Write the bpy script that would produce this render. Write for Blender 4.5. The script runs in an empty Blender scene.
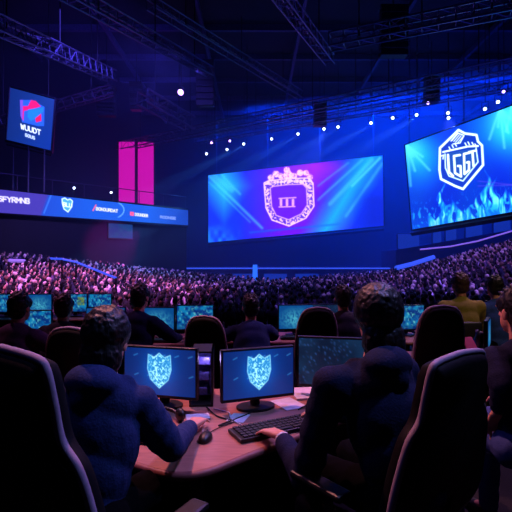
import bpy, bmesh, math, random
import numpy as np
from mathutils import Vector, Matrix, Euler
random.seed(7); np.random.seed(7)
SC = bpy.context.scene
COL = SC.collection
EYE = 1.62          # camera height above the players' platform (z = 0)
F = 430.0           # focal length in pixels of the 512 frame
HY = 262.0          # horizon line

def V(*a): return Vector(a)
def at(px, py, d):
    """where the thing seen at (px, py) stands when it is d metres into the hall"""
    return Vector(((px-256.0)*d/F, d, EYE+(HY-py)*d/F))
def lin(c):
    c = np.asarray(c, float)/255.0
    return np.where(c <= .04045, c/12.92, ((c+.055)/1.055)**2.4)
def rgb(r, g, b): return tuple(float(x) for x in lin((r, g, b)))+(1.0,)

# ------------------------------------------------------------------ camera, world, exposure
cd = bpy.data.cameras.new('camera'); cam = bpy.data.objects.new('camera', cd); COL.objects.link(cam)
cam.location = (0, 0, EYE); cam.rotation_euler = (math.pi/2, 0, 0)
cd.sensor_width = 36; cd.lens = 36*F/512; cd.shift_y = (HY-256)/512; cd.clip_end = 300; cd.clip_start = .05
SC.camera = cam
SC.view_settings.view_transform = 'Standard'; SC.view_settings.look = 'None'
SC.view_settings.exposure = 0.0; SC.view_settings.gamma = 1.0; SC.view_settings.use_curve_mapping = False
w = bpy.data.worlds.new('world'); SC.world = w; w.use_nodes = True
w.node_tree.nodes['Background'].inputs[0].default_value = (.002, .002, .01, 1)
w.node_tree.nodes['Background'].inputs[1].default_value = 1.0
SC.cycles.volume_bounces = 0; SC.cycles.max_bounces = 5; SC.cycles.sample_clamp_indirect = 4

def spot(loc, target, color, power, angle, blend=.6, size=.15, parent=None):
    l = bpy.data.lights.new('spot_light', 'SPOT'); l.color = color; l.energy = power
    l.spot_size = math.radians(angle); l.spot_blend = blend; l.shadow_soft_size = size
    o = bpy.data.objects.new('spot_light', l); COL.objects.link(o); o.location = loc
    o.rotation_euler = (Vector(target)-Vector(loc)).to_track_quat('-Z', 'Y').to_euler()
    return o
def area(loc, target, color, power, sx, sy):
    l = bpy.data.lights.new('area_light', 'AREA'); l.color = color; l.energy = power
    l.shape = 'RECTANGLE'; l.size = sx; l.size_y = sy
    o = bpy.data.objects.new('area_light', l); COL.objects.link(o); o.location = loc
    o.rotation_euler = (Vector(target)-Vector(loc)).to_track_quat('-Z', 'Y').to_euler()
    return o
BLUE = (.0, .045, 1.0); PURP = (.30, .10, 1.0); PINK = (1.0, .30, .62); MAG = (1.0, .04, .75); CYAN = (.05, .45, 1.0)
# house lamps over the players' platform; the last is an added fill
spot((-2.0, 4.8, 7.5), (-.05, 2.3, .74), (1.0, .34, .36), 2100, 30)
spot((3.4, 5.2, 7.5), (.9, 3.0, .74), (.55, .22, 1.0), 900, 46)
spot((-5.5, 6.2, 8.0), (-1.8, 4.6, .74), (1.0, .3, .7), 700, 40)
spot((5.2, 8.0, 8.0), (2.2, 4.5, .8), (1.0, .5, .6), 700, 36)
spot((2.6, 2.2, 6.0), (-.72, 1.5, 1.1), (.26, .34, 1.0), 800, 36)
spot((-3.0, 2.0, 6.0), (.5, 1.7, 1.1), (.16, .18, 1.0), 130, 40)
spot((4.6, .6, 6.5), (2.3, 4.8, 1.0), (1.0, .75, .5), 420, 13)  # added fill without a fixture, brightens the back of the mustard jacket
# washes over the spectators
spot((-7, 10, 15), (-7.5, 16.5, 0), (.95, .26, .95), 18000, 48)
spot((-14, 15, 12), (-9, 23, 1.2), (.30, .18, 1.0), 12000, 62)
spot((2, 12, 15), (1, 21, 0), (.22, .14, 1.0), 5000, 66)
spot((12, 11, 15), (12.5, 21, 1), (.27, .15, 1.0), 15000, 58)
# blue wash on the far wall, the balcony wall and the roof steel
area((8, 37.0, 15.5), (9, 43.8, 4), BLUE, 8000, 18, 1.0)
area((16, 33.0, 15.5), (21, 43.8, 5), BLUE, 8000, 16, 1.0)
area((12, 20, 6), (10, 20, 17), (.05, .07, 1.0), 480, 14, 10)
area((-10, 14, 6.5), (-9, 14, 17), (.12, .08, 1.0), 230, 12, 10)
area((-7, 22, 13), (-13, 29, 8), (.10, .07, 1.0), 900, 10, 3)  # added fill without a fixture, lifts the dark balcony wall

# ------------------------------------------------------------------ materials
MATS = {}
def pm(name, c1, c2=None, scale=20., rough=.6, metal=0., bump=0., spec=.5, emit=None, emit_s=0., stretch=None, sheen=0.):
    if name in MATS: return MATS[name]
    m = bpy.data.materials.new(name); m.use_nodes = True; nt = m.node_tree; b = nt.nodes['Principled BSDF']
    if c2 is None: c2 = tuple(int(x*.75) for x in c1)
    tc = nt.nodes.new('ShaderNodeTexCoord'); n = nt.nodes.new('ShaderNodeTexNoise'); n.inputs['Scale'].default_value = scale
    n.inputs['Detail'].default_value = 4
    src = tc.outputs['Object']
    if stretch:
        mp = nt.nodes.new('ShaderNodeMapping'); mp.inputs['Scale'].default_value = stretch
        nt.links.new(src, mp.inputs['Vector']); src = mp.outputs['Vector']
    nt.links.new(src, n.inputs['Vector'])
    r = nt.nodes.new('ShaderNodeValToRGB'); r.color_ramp.elements[0].position = .35; r.color_ramp.elements[1].position = .65
    r.color_ramp.elements[0].color = rgb(*c1); r.color_ramp.elements[1].color = rgb(*c2)
    nt.links.new(n.outputs['Fac'], r.inputs['Fac']); nt.links.new(r.outputs['Color'], b.inputs['Base Color'])
    b.inputs['Roughness'].default_value = rough; b.inputs['Metallic'].default_value = metal
    b.inputs['Specular IOR Level'].default_value = spec
    if sheen: b.inputs['Sheen Weight'].default_value = sheen
    if bump:
        bp = nt.nodes.new('ShaderNodeBump'); bp.inputs['Strength'].default_value = bump; bp.inputs['Distance'].default_value = .01
        nt.links.new(n.outputs['Fac'], bp.inputs['Height']); nt.links.new(bp.outputs['Normal'], b.inputs['Normal'])
    if emit:
        b.inputs['Emission Color'].default_value = rgb(*emit); b.inputs['Emission Strength'].default_value = emit_s
    MATS[name] = m; return m
def screen_mat(name, strength):
    if name in MATS: return MATS[name]
    m = bpy.data.materials.new(name); m.use_nodes = True; nt = m.node_tree; b = nt.nodes['Principled BSDF']
    a = nt.nodes.new('ShaderNodeVertexColor'); a.layer_name = 'Col'
    b.inputs['Base Color'].default_value = (.004, .004, .006, 1); b.inputs['Roughness'].default_value = .35
    nt.links.new(a.outputs['Color'], b.inputs['Emission Color']); b.inputs['Emission Strength'].default_value = strength
    MATS[name] = m; return m
M = dict(
 wall=pm('dark_wall_paint', (14, 15, 26), (18, 19, 32), 3, .85), floor=pm('hall_floor', (16, 16, 20), (22, 22, 28), 6, .6),
 carpet=pm('platform_carpet', (5, 5, 7), (8, 8, 11), 90, .95, bump=.3), ceil=pm('roof_sheet', (16, 14, 26), (24, 20, 38), 1.2, .8),
 steel=pm('truss_aluminium', (84, 82, 98), (104, 102, 118), 30, .38, .85), roofsteel=pm('roof_steel', (60, 56, 84), (80, 74, 110), 8, .55, .4),
 black=pm('black_plastic', (10, 10, 12), (14, 14, 17), 60, .45), rubber=pm('black_rubber', (9, 9, 10), None, 60, .8),
 leather=pm('black_leatherette', (5, 5, 7), (8, 8, 10), 40, .7, bump=.15, spec=.15), piping=pm('grey_piping', (132, 118, 136), (146, 130, 148), 50, .7),
 wood=pm('desk_laminate', (150, 98, 86), (172, 116, 100), 9, .45, stretch=(1, 9, 1)), edge=pm('desk_edge_band', (120, 66, 60), (134, 76, 68), 20, .5),
 paper=pm('white_paper', (196, 190, 205), (214, 208, 220), 20, .8), skin=pm('skin', (205, 140, 118), (216, 152, 128), 30, .55),
 skin2=pm('skin_tan', (160, 104, 84), (172, 114, 92), 30, .55), hair=pm('dark_hair', (14, 11, 11), (24, 18, 17), 70, .5, bump=.6, stretch=(1, 1, .2)),
 brownhair=pm('brown_hair', (48, 28, 22), (66, 38, 28), 70, .5, bump=.6, stretch=(1, 1, .2)),
 navy=pm('navy_fleece', (30, 44, 84), (38, 54, 98), 110, .9, bump=.25, spec=.2), navy2=pm('dark_navy_fleece', (18, 24, 52), (24, 30, 62), 110, .9, bump=.25, spec=.2),
 olive=pm('mustard_cloth', (120, 104, 36), (136, 118, 44), 90, .9, bump=.2), darkcloth=pm('charcoal_cloth', (26, 26, 34), (34, 34, 44), 90, .9, bump=.2),
 plum=pm('plum_cloth', (62, 32, 60), (76, 40, 72), 90, .9, bump=.2), bluecloth=pm('blue_cloth', (36, 60, 130), (44, 72, 150), 90, .9, bump=.2),
 jeans=pm('blue_denim', (44, 62, 120), (54, 74, 138), 200, .9, bump=.2), trouser=pm('black_trousers', (5, 5, 8), (8, 8, 11), 120, .95, spec=.05),
 shoe=pm('dark_shoes', (18, 18, 20), (26, 26, 28), 40, .6), white=pm('white_cotton', (205, 200, 210), None, 60, .8),
 eye=pm('eye_white', (225, 222, 220), None, 10, .3), pink=pm('pink_cover', (216, 92, 116), (230, 106, 128), 12, .5),
 ledwhite=pm('lamp_lens', (230, 235, 255), None, 5, .3, emit=(205, 222, 255), emit_s=7), ledviolet=pm('violet_lens', (200, 150, 255), None, 5, .3, emit=(196, 150, 255), emit_s=6),
 magenta=pm('magenta_led_panel', (60, 10, 60), None, 5, .5, emit=(214, 14, 182), emit_s=.9), ledblue=pm('blue_led_strip', (20, 30, 120), None, 5, .5, emit=(52, 84, 240), emit_s=1.0),
 ledpurple=pm('lilac_led_strip', (80, 60, 140), None, 5, .5, emit=(150, 110, 235), emit_s=.8), stageblue=pm('stage_light_panel', (10, 20, 90), None, 5, .5, emit=(24, 62, 200), emit_s=.5),
 pcglow=pm('violet_case_light', (60, 50, 130), None, 5, .5, emit=(120, 96, 220), emit_s=.6), fascia=pm('stage_cloth', (16, 20, 50), (22, 26, 62), 8, .9),
 redled=pm('red_led', (120, 20, 40), None, 5, .5, emit=(250, 40, 90), emit_s=1.0), bottleblue=pm('blue_bottle', (40, 110, 190), (60, 130, 210), 12, .25))
SCREEN = screen_mat('led_display', 1.75); MONITOR = screen_mat('monitor_display', 1.3); MONITOR2 = screen_mat('back_monitor_display', .62)
def crowd_mat(name, stops, rnd):
    m = bpy.data.materials.new(name); m.use_nodes = True; nt = m.node_tree; b = nt.nodes['Principled BSDF']
    if rnd == 'object': i = nt.nodes.new('ShaderNodeObjectInfo'); out = i.outputs['Random']
    else: i = nt.nodes.new('ShaderNodeNewGeometry'); out = i.outputs['Random Per Island']
    r = nt.nodes.new('ShaderNodeValToRGB'); r.color_ramp.interpolation = 'CONSTANT'
    els = r.color_ramp.elements
    while len(els) < len(stops): els.new(.5)
    for k, (p, c) in enumerate(stops): els[k].position = p; els[k].color = rgb(*c)
    nt.links.new(out, r.inputs['Fac']); nt.links.new(r.outputs['Color'], b.inputs['Base Color']); b.inputs['Roughness'].default_value = .85
    return m
CLOTH_STOPS = [(0, (10, 10, 18)), (.34, (30, 28, 46)), (.52, (64, 40, 70)), (.62, (18, 18, 48)), (.76, (90, 70, 96)), (.84, (14, 12, 20)), (.95, (235, 215, 232))]
SKIN_STOPS = [(0, (250, 200, 184)), (.35, (216, 160, 142)), (.55, (250, 214, 204)), (.75, (140, 96, 80)), (.86, (244, 204, 192))]
HAIR_STOPS = [(0, (12, 10, 12)), (.4, (30, 20, 20)), (.55, (10, 10, 12)), (.74, (110, 80, 66)), (.86, (226, 196, 186))]

# ------------------------------------------------------------------ mesh builder
class B:
    def __init__(s): s.v = []; s.f = []; s.m = []; s.mi = 0
    def add(s, vs, fs):
        o = len(s.v); s.v += [tuple(x) for x in vs]; s.f += [tuple(i+o for i in f) for f in fs]; s.m += [s.mi]*len(fs); return s
    def box(s, c, size, rot=None, bev=0.):
        bm = bmesh.new(); bmesh.ops.create_cube(bm, size=1)
        for v in bm.verts: v.co = Vector((v.co.x*size[0], v.co.y*size[1], v.co.z*size[2]))
        if bev: bmesh.ops.bevel(bm, geom=bm.edges[:], offset=min(bev, min(size)*.49), segments=2, affect='EDGES', profile=.5)
        R = rot.to_matrix() if isinstance(rot, Euler) else rot
        vs = [(R @ v.co if R else v.co)+Vector(c) for v in bm.verts]; bm.verts.index_update()
        s.add(vs, [[v.index for v in f.verts] for f in bm.faces]); bm.free(); return s
    def tube(s, pts, r, n=8, closed=False):
        pts = [Vector(p) for p in pts]; N = len(pts); rs = r if isinstance(r, (list, tuple)) else [r]*N
        vs = []; fs = []; up = None
        for i, p in enumerate(pts):
            a = pts[i-1] if (i > 0 or closed) else p; b = pts[(i+1) % N] if (i < N-1 or closed) else p
            t = (b-a).normalized()
            if up is None: up = Vector((0, 0, 1)) if abs(t.z) < .9 else Vector((1, 0, 0))
            x = t.cross(up).normalized(); y = x.cross(t).normalized(); up = y
            for k in range(n):
                q = 2*math.pi*k/n; vs.append(p+(x*math.cos(q)+y*math.sin(q))*rs[i])
        L = N if closed else N-1
        for i in range(L):
            j = (i+1) % N
            for k in range(n): fs.append((i*n+k, i*n+(k+1) % n, j*n+(k+1) % n, j*n+k))
        if not closed: fs.append(tuple(range(n-1, -1, -1))); fs.append(tuple((N-1)*n+k for k in range(n)))
        return s.add(vs, fs)
    def cyl(s, p0, p1, r0, r1=None, n=16): return s.tube([p0, p1], [r0, r0 if r1 is None else r1], n)
    def ell(s, c, r, rot=None, n=16, m=10):
        if not isinstance(r, (tuple, list)): r = (r, r, r)
        c = Vector(c); vs = []; fs = []
        R = rot.to_matrix() if isinstance(rot, Euler) else rot
        for i in range(1, m):
            th = math.pi*i/m
            for k in range(n):
                q = 2*math.pi*k/n; p = Vector((r[0]*math.sin(th)*math.cos(q), r[1]*math.sin(th)*math.sin(q), r[2]*math.cos(th)))
                vs.append((R @ p if R else p)+c)
        for e in (1, -1):
            p = Vector((0, 0, e*r[2])); vs.append((R @ p if R else p)+c)
        for i in range(m-2):
            for k in range(n): fs.append((i*n+k, (i+1)*n+k, (i+1)*n+(k+1) % n, i*n+(k+1) % n))
        T = len(vs)-2
        for k in range(n): fs.append((k, (k+1) % n, T)); fs.append(((m-2)*n+(k+1) % n, (m-2)*n+k, T+1))
        return s.add(vs, fs)
    def cap(s, p0, p1, r0, r1=None, n=12):
        """tapered limb with rounded ends"""
        p0 = Vector(p0); p1 = Vector(p1); r1 = r0 if r1 is None else r1
        d = (p1-p0); L = d.length
        if L < 1e-6: return s.ell(p0, r0, n=n, m=8)
        t = d/L; pts = []; rs = []
        for a in (85, 60, 35, 12): q = math.radians(a); pts.append(p0-t*r0*math.sin(q)); rs.append(r0*math.cos(q))
        for a in (12, 35, 60, 85): q = math.radians(a); pts.append(p1+t*r1*math.sin(q)); rs.append(r1*math.cos(q))
        return s.tube(pts, rs, n)
    def prism(s, outline, y0, y1):
        """outline in x,z pushed along y"""
        n = len(outline); vs = [(x, y0, z) for x, z in outline]+[(x, y1, z) for x, z in outline]
        return s.add(vs, [tuple(range(n)), tuple(range(2*n-1, n-1, -1))]+[(i, n+i, n+(i+1) % n, (i+1) % n) for i in range(n)])
    def slab(s, outline, z0, z1):
        n = len(outline); vs = [(x, y, z0) for x, y in outline]+[(x, y, z1) for x, y in outline]
        return s.add(vs, [tuple(range(n-1, -1, -1)), tuple(range(n, 2*n))]+[(i, (i+1) % n, n+(i+1) % n, n+i) for i in range(n)])
    def build(s, name, mat, parent=None, smooth=False, bevel=0., sub=0):
        me = bpy.data.meshes.new(name); me.from_pydata(s.v, [], s.f)
        for m in (mat if isinstance(mat, (list, tuple)) else [mat]): me.materials.append(m)
        me.polygons.foreach_set('material_index', s.m)
        bm = bmesh.new(); bm.from_mesh(me); bmesh.ops.recalc_face_normals(bm, faces=bm.faces[:])
        if bevel: bmesh.ops.bevel(bm, geom=[e for e in bm.edges if len(e.link_faces) == 2 and e.calc_face_angle(0) > .6], offset=bevel, segments=2, affect='EDGES', profile=.5)
        bm.to_mesh(me); bm.free()
        if smooth: me.shade_smooth()
        o = bpy.data.objects.new(name, me); COL.objects.link(o)
        if parent: o.parent = parent
        if sub:
            d = o.modifiers.new('soft', 'SUBSURF'); d.levels = d.render_levels = sub
        return o
def tag(o, label, cat, group=None, kind=None):
    if label: o['label'] = label
    if cat: o['category'] = cat
    if group: o['group'] = group
    if kind: o['kind'] = kind
    return o
def thing(name, loc, rz, label, cat, group=None):
    o = bpy.data.objects.new(name, None); COL.objects.link(o); o.location = loc; o.rotation_euler = (0, 0, rz); o.empty_display_size = .1
    return tag(o, label, cat, group)
def dup(root, loc, rz, label, group=None):
    r = root.copy(); COL.objects.link(r); r.location = loc; r.rotation_euler = (0, 0, rz); r['label'] = label
    if group: r['group'] = group
    for ch in list(root.children):
        c = ch.copy(); COL.objects.link(c); c.parent = r
        for g in list(ch.children):
            e = g.copy(); COL.objects.link(e); e.parent = c
    return r
def struct(o): o['kind'] = 'structure'; return o
def frozen(b, name, mat, parent, voxel, smooth=2, noise=None):
    """one continuous skin over everything in b"""
    o = b.build(name, mat, parent)
    r = o.modifiers.new('r', 'REMESH'); r.mode = 'VOXEL'; r.voxel_size = voxel; r.use_smooth_shade = True
    if smooth:
        sm = o.modifiers.new('s', 'SMOOTH'); sm.factor = .5; sm.iterations = smooth
    if noise:
        t = bpy.data.textures.new(name, 'CLOUDS'); t.noise_scale = noise[1]; t.noise_depth = 1
        d = o.modifiers.new('d', 'DISPLACE'); d.texture = t; d.strength = noise[0]; d.mid_level = .5; d.texture_coords = 'LOCAL'
    dg = bpy.context.evaluated_depsgraph_get(); dg.update()
    me = bpy.data.meshes.new_from_object(o.evaluated_get(dg)); old = o.data
    o.modifiers.clear(); o.data = me; me.name = name; bpy.data.meshes.remove(old); me.shade_smooth()
    return o

# ------------------------------------------------------------------ pictures shown on the screens
def seg_dist(X, Y, a, b):
    ax, ay = a; bx, by = b; dx, dy = bx-ax, by-ay; L = dx*dx+dy*dy+1e-12
    t = np.clip(((X-ax)*dx+(Y-ay)*dy)/L, 0, 1); return np.hypot(X-ax-t*dx, Y-ay-t*dy)
def stroke(X, Y, pts, wd, soft):
    d = np.full(X.shape, 1e9)
    for a, b in zip(pts[:-1], pts[1:]): d = np.minimum(d, seg_dist(X, Y, a, b))
    return np.clip(.5+(wd/2-d)/soft, 0, 1)
def inside(X, Y, pts, soft=.6):
    c = np.zeros(X.shape, bool); d = np.full(X.shape, 1e9); n = len(pts)
    for i in range(n):
        (x0, y0), (x1, y1) = pts[i], pts[(i+1) % n]
        d = np.minimum(d, seg_dist(X, Y, pts[i], pts[(i+1) % n]))
        if y0 != y1: c ^= ((y0 > Y) != (y1 > Y)) & (X < (x1-x0)*(Y-y0)/(y1-y0)+x0)
    return np.clip(.5+np.where(c, d, -d)/soft, 0, 1)
def over(img, c, a):
    img[...] = img*(1-a[..., None])+np.asarray(c, float)*a[..., None]
def vnoise(X, Y, seed=0):
    r = np.random.RandomState(seed).rand(64, 64); xi = np.floor(X).astype(int); yi = np.floor(Y).astype(int)
    fx = X-xi; fy = Y-yi; fx = fx*fx*(3-2*fx); fy = fy*fy*(3-2*fy); g = lambda i, j: r[i % 64, j % 64]
    return (g(xi, yi)*(1-fx)+g(xi+1, yi)*fx)*(1-fy)+(g(xi, yi+1)*(1-fx)+g(xi+1, yi+1)*fx)*fy
GL = {'A': [[(0, 0), (.5, 1), (1, 0)], [(.2, .4), (.8, .4)]], 'D': [[(0, 0), (0, 1), (.6, 1), (1, .7), (1, .3), (.6, 0), (0, 0)]],
 'E': [[(1, 0), (0, 0), (0, 1), (1, 1)], [(0, .5), (.8, .5)]], 'F': [[(0, 0), (0, 1), (1, 1)], [(0, .5), (.8, .5)]], 'I': [[(.5, 0), (.5, 1)]],
 'J': [[(.9, 1), (.9, .25), (.6, 0), (.2, 0), (0, .25)]], 'L': [[(0, 1), (0, 0), (1, 0)]], 'M': [[(0, 0), (0, 1), (.5, .4), (1, 1), (1, 0)]],
 'N': [[(0, 0), (0, 1), (1, 0), (1, 1)]], 'O': [[(.3, 0), (0, .3), (0, .7), (.3, 1), (.7, 1), (1, .7), (1, .3), (.7, 0), (.3, 0)]],
 'R': [[(0, 0), (0, 1), (.8, 1), (1, .8), (.8, .5), (0, .5)], [(.5, .5), (1, 0)]], 'S': [[(0, .1), (.3, 0), (.8, 0), (1, .25), (.8, .5), (.2, .5), (0, .75), (.2, 1), (.9, 1)]],
 'T': [[(0, 1), (1, 1)], [(.5, 0), (.5, 1)]], 'U': [[(0, 1), (0, .2), (.3, 0), (.7, 0), (1, .2), (1, 1)]], 'W': [[(0, 1), (.25, 0), (.5, .8), (.75, 0), (1, 1)]],
 'Y': [[(0, 1), (.5, .5), (1, 1)], [(.5, .5), (.5, 0)]], '5': [[(1, 1), (0, 1), (0, .55), (.7, .6), (1, .3), (.7, 0), (0, .05)]], 'B': [[(0, 0), (0, 1), (.8, 1), (.9, .75), (.7, .5), (0, .5)], [(.7, .5), (1, .25), (.8, 0), (0, 0)]],
 'G': [[(1, .85), (.7, 1), (.3, 1), (0, .7), (0, .3), (.3, 0), (1, 0), (1, .5), (.55, .5)]], 'K': [[(0, 0), (0, 1)], [(1, 1), (0, .45), (1, 0)]], ' ': []}
def write(img, X, Y, txt, x0, y0, x1, y1, h, wd, c, soft=.5):
    """picture text along a base line from (x0, y0) to (x1, y1); y grows downward"""
    n = len(txt)
    for i, ch in enumerate(txt):
        a = np.array((x0, y0))+(np.array((x1, y1))-np.array((x0, y0)))*(i+.12)/n; b = np.array((x0, y0))+(np.array((x1, y1))-np.array((x0, y0)))*(i+.88)/n
        for pl in GL[ch]: over(img, c, stroke(X, Y, [tuple(a+(b-a)*u+np.array((0, -h*v))) for u, v in pl], wd, soft))
def display(name, corners, nx, ny, art, mat, parent=None, local=False):
    """flat display whose picture is drawn by art(px, py)"""
    tl, tr, br, bl = [np.array(c, float) for c in corners]
    u, v = np.meshgrid(np.linspace(0, 1, nx+1), np.linspace(0, 1, ny+1))
    Pt = (tl*(1-u)[..., None]+tr*u[..., None])*(1-v)[..., None]+(bl*(1-u)[..., None]+br*u[..., None])*v[..., None]
    if local: X, Y = u*local[0], v*local[1]
    else: X = 256+F*Pt[..., 0]/Pt[..., 1]; Y = HY-F*(Pt[..., 2]-EYE)/Pt[..., 1]
    img = art(X, Y, u, v); ids = np.arange((nx+1)*(ny+1)).reshape(ny+1, nx+1)
    fs = np.stack([ids[:-1, :-1], ids[1:, :-1], ids[1:, 1:], ids[:-1, 1:]], -1).reshape(-1, 4)
    me = bpy.data.meshes.new(name); me.from_pydata(Pt.reshape(-1, 3).tolist(), [], fs.tolist()); me.materials.append(mat)
    at_ = me.color_attributes.new('Col', 'FLOAT_COLOR', 'POINT')
    c = np.ones(((nx+1)*(ny+1), 4), np.float32); c[:, :3] = lin(np.clip(img, 0, 255)).reshape(-1, 3); at_.data.foreach_set('color', c.ravel())
    o = bpy.data.objects.new(name, me); COL.objects.link(o)
    if parent: o.parent = parent
    return o
def housing(name, corners, depth, margin, mat, parent):
    """the cabinet behind a display"""
    c = [Vector(x) for x in corners]; n = (c[1]-c[0]).cross(c[3]-c[0]).normalized()
    if n.y < 0: n = -n
    mid = sum(c, Vector())/4; o = [x+(x-mid).normalized()*margin for x in c]
    b = B(); fr = [x+n*.03 for x in o]; bk = [x+n*depth for x in o]
    b.add(fr+bk, [(0, 1, 2, 3), (7, 6, 5, 4), (0, 4, 5, 1), (1, 5, 6, 2), (2, 6, 7, 3), (3, 7, 4, 0)])
    return b.build(name, mat, parent)
def frame_bars(name, corners, wd, mat, parent):
    c = [Vector(x) for x in corners]; n = (c[1]-c[0]).cross(c[3]-c[0]).normalized(); n = n if n.y < 0 else -n
    b = B()
    for i in range(4): b.tube([c[i]+n*.01, c[(i+1) % 4]+n*.01], wd, 4)
    return b.build(name, mat, parent)

def shield(X, Y, pts, img, soft=.7):
    over(img, (22, 60, 150), inside(X, Y, pts, soft))
def art_right(X, Y, u, v):
    img = np.zeros(X.shape+(3,)); img[...] = (6, 50, 190)
    g = np.clip((Y-110)/110, 0, 1); img += np.stack([-4*g, -14*g+8*np.sin(X*.11), 8-22*g], -1)
    over(img, (14, 150, 240), .9*np.exp(-((X-420)**2/520+(Y-158)**2/620))); over(img, (30, 190, 248), .95*np.exp(-((X-510)**2/800+(Y-128)**2/700)))
    for sx, sy, k in ((407, 146, 1), (512, 106, 2), (500, 108, 3), (540, 100, 4)):
        for j in range(6):
            a = .5+.22*j+.1*k; L = 12+7*((j*37+k*11) % 5)
            over(img, (110, 225, 250), .5*stroke(X, Y, [(sx, sy), (sx+L*math.cos(a), sy+L*math.sin(a))], 2.2, 2.5))
    over(img, (70, 215, 248), .75*np.exp(-((X-411)**2+(Y-150)**2)/170)); over(img, (70, 220, 250), .7*np.exp(-((X-508)**2+(Y-114)**2)/230))
    base = 231-(X-412)*.17                                  # flames: warped upright wisps under a peaked envelope
    env = np.zeros(X.shape)
    for cx, h, wd in ((432, 16, 6), (442, 46, 5.5), (450, 28, 6), (459, 20, 7), (470, 16, 7), (479, 26, 5), (486.5, 52, 5.5), (494, 42, 6), (503, 30, 6), (512, 24, 7), (522, 40, 7), (534, 26, 7)):
        env = np.maximum(env, h*np.clip(1-np.abs(X+3*np.sin(Y*.22+cx)-cx)/wd, 0, 1)**.7)
    hgt = base-Y; wx = X+5*vnoise(X*.09, Y*.1, 31)+2.5*vnoise(X*.3, Y*.2, 32)
    st = vnoise(wx*.42, Y*.07, 33)*.6+vnoise(wx*.95, Y*.12, 34)*.4; t = np.clip(1-hgt/(env+.5), 0, 1)*(hgt > 0)
    over(img, (12, 120, 228), np.clip(t*2.2, 0, 1)*.75); over(img, (36, 200, 238), np.clip(t*2.2, 0, 1)*np.clip(st*3-1.15, 0, 1)); over(img, (150, 242, 250), np.clip(t*2, 0, 1)*np.clip(st*4-2.35, 0, 1))
    over(img, (36, 190, 235), np.clip(1-np.abs(hgt-10)/22, 0, 1)*np.clip(vnoise(wx*.7, Y*.35, 35)*5-3.2, 0, 1)*.8)
    over(img, (10, 90, 210), .5*np.clip((Y-(212-(X-412)*.16))/20, 0, 1))
    for y0, y1 in ((181, 188), (186, 184)): over(img, (90, 60, 200), .5*stroke(X, Y, [(478, y0), (540, y1)], 1.2, 1.5))
    O = [(458.5, 130), (465, 133.5), (476.5, 135), (478, 141.5), (482, 145.5), (483, 165), (463, 189), (455, 186), (441, 179), (439.5, 170), (440, 148)]
    over(img, (12, 48, 170), inside(X, Y, O, .8))
    over(img, (216, 246, 250), stroke(X, Y, O+O[:1], 2.4, .8))
    I = [(445, 154), (450, 152.5), (476, 148), (478, 162), (463, 181), (449, 176), (445.5, 168)]
    over(img, (24, 70, 160), inside(X, Y, I, .8)); over(img, (205, 240, 248), stroke(X, Y, [I[0], I[6], I[5], I[4], I[3], I[2]], 1.3, .7))
    over(img, (224, 248, 252), stroke(X, Y, [(443, 152), (452, 150), (468, 146.5), (478, 146)], 1.8, .8))
    Wt = (226, 248, 252)                                    # the three tall letters in the shield
    over(img, Wt, stroke(X, Y, [(448, 155), (449, 172), (453, 176)], 2.4, .7))
    over(img, Wt, stroke(X, Y, [(460, 155), (454, 156), (455, 173), (461, 176.5), (460.5, 166), (458, 166)], 2.3, .7))
    over(img, Wt, stroke(X, Y, [(470, 152.5), (464, 154), (464.5, 174), (469, 170), (469, 162), (467, 162.5)], 2.3, .7))
    over(img, Wt, stroke(X, Y, [(469, 152), (476, 150.5)], 2.0, .7)); over(img, Wt, stroke(X, Y, [(472.5, 152), (473.5, 166)], 2.3, .7))
    for x, y in ((449, 147), (452, 145), (455, 143.5), (465, 143), (468, 142), (472, 142.5), (475, 144)):
        over(img, Wt, stroke(X, Y, [(x, y), (x+1.4, y+2.6)], 1.2, .8))
    for k in range(4): over(img, Wt, stroke(X, Y, [(452+k*1.8, 140.5+k*.9), (457.5+k*1.8, 134+k*.9)], .9, .8))
    over(img, Wt, stroke(X, Y, [(451, 141), (458, 133), (464, 135.5), (460, 143), (453, 144)], 1.1, .7))
    over(img, Wt, stroke(X, Y, [(441.5, 156), (443.5, 155), (443, 159)], 1.2, .8))
    return img
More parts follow.
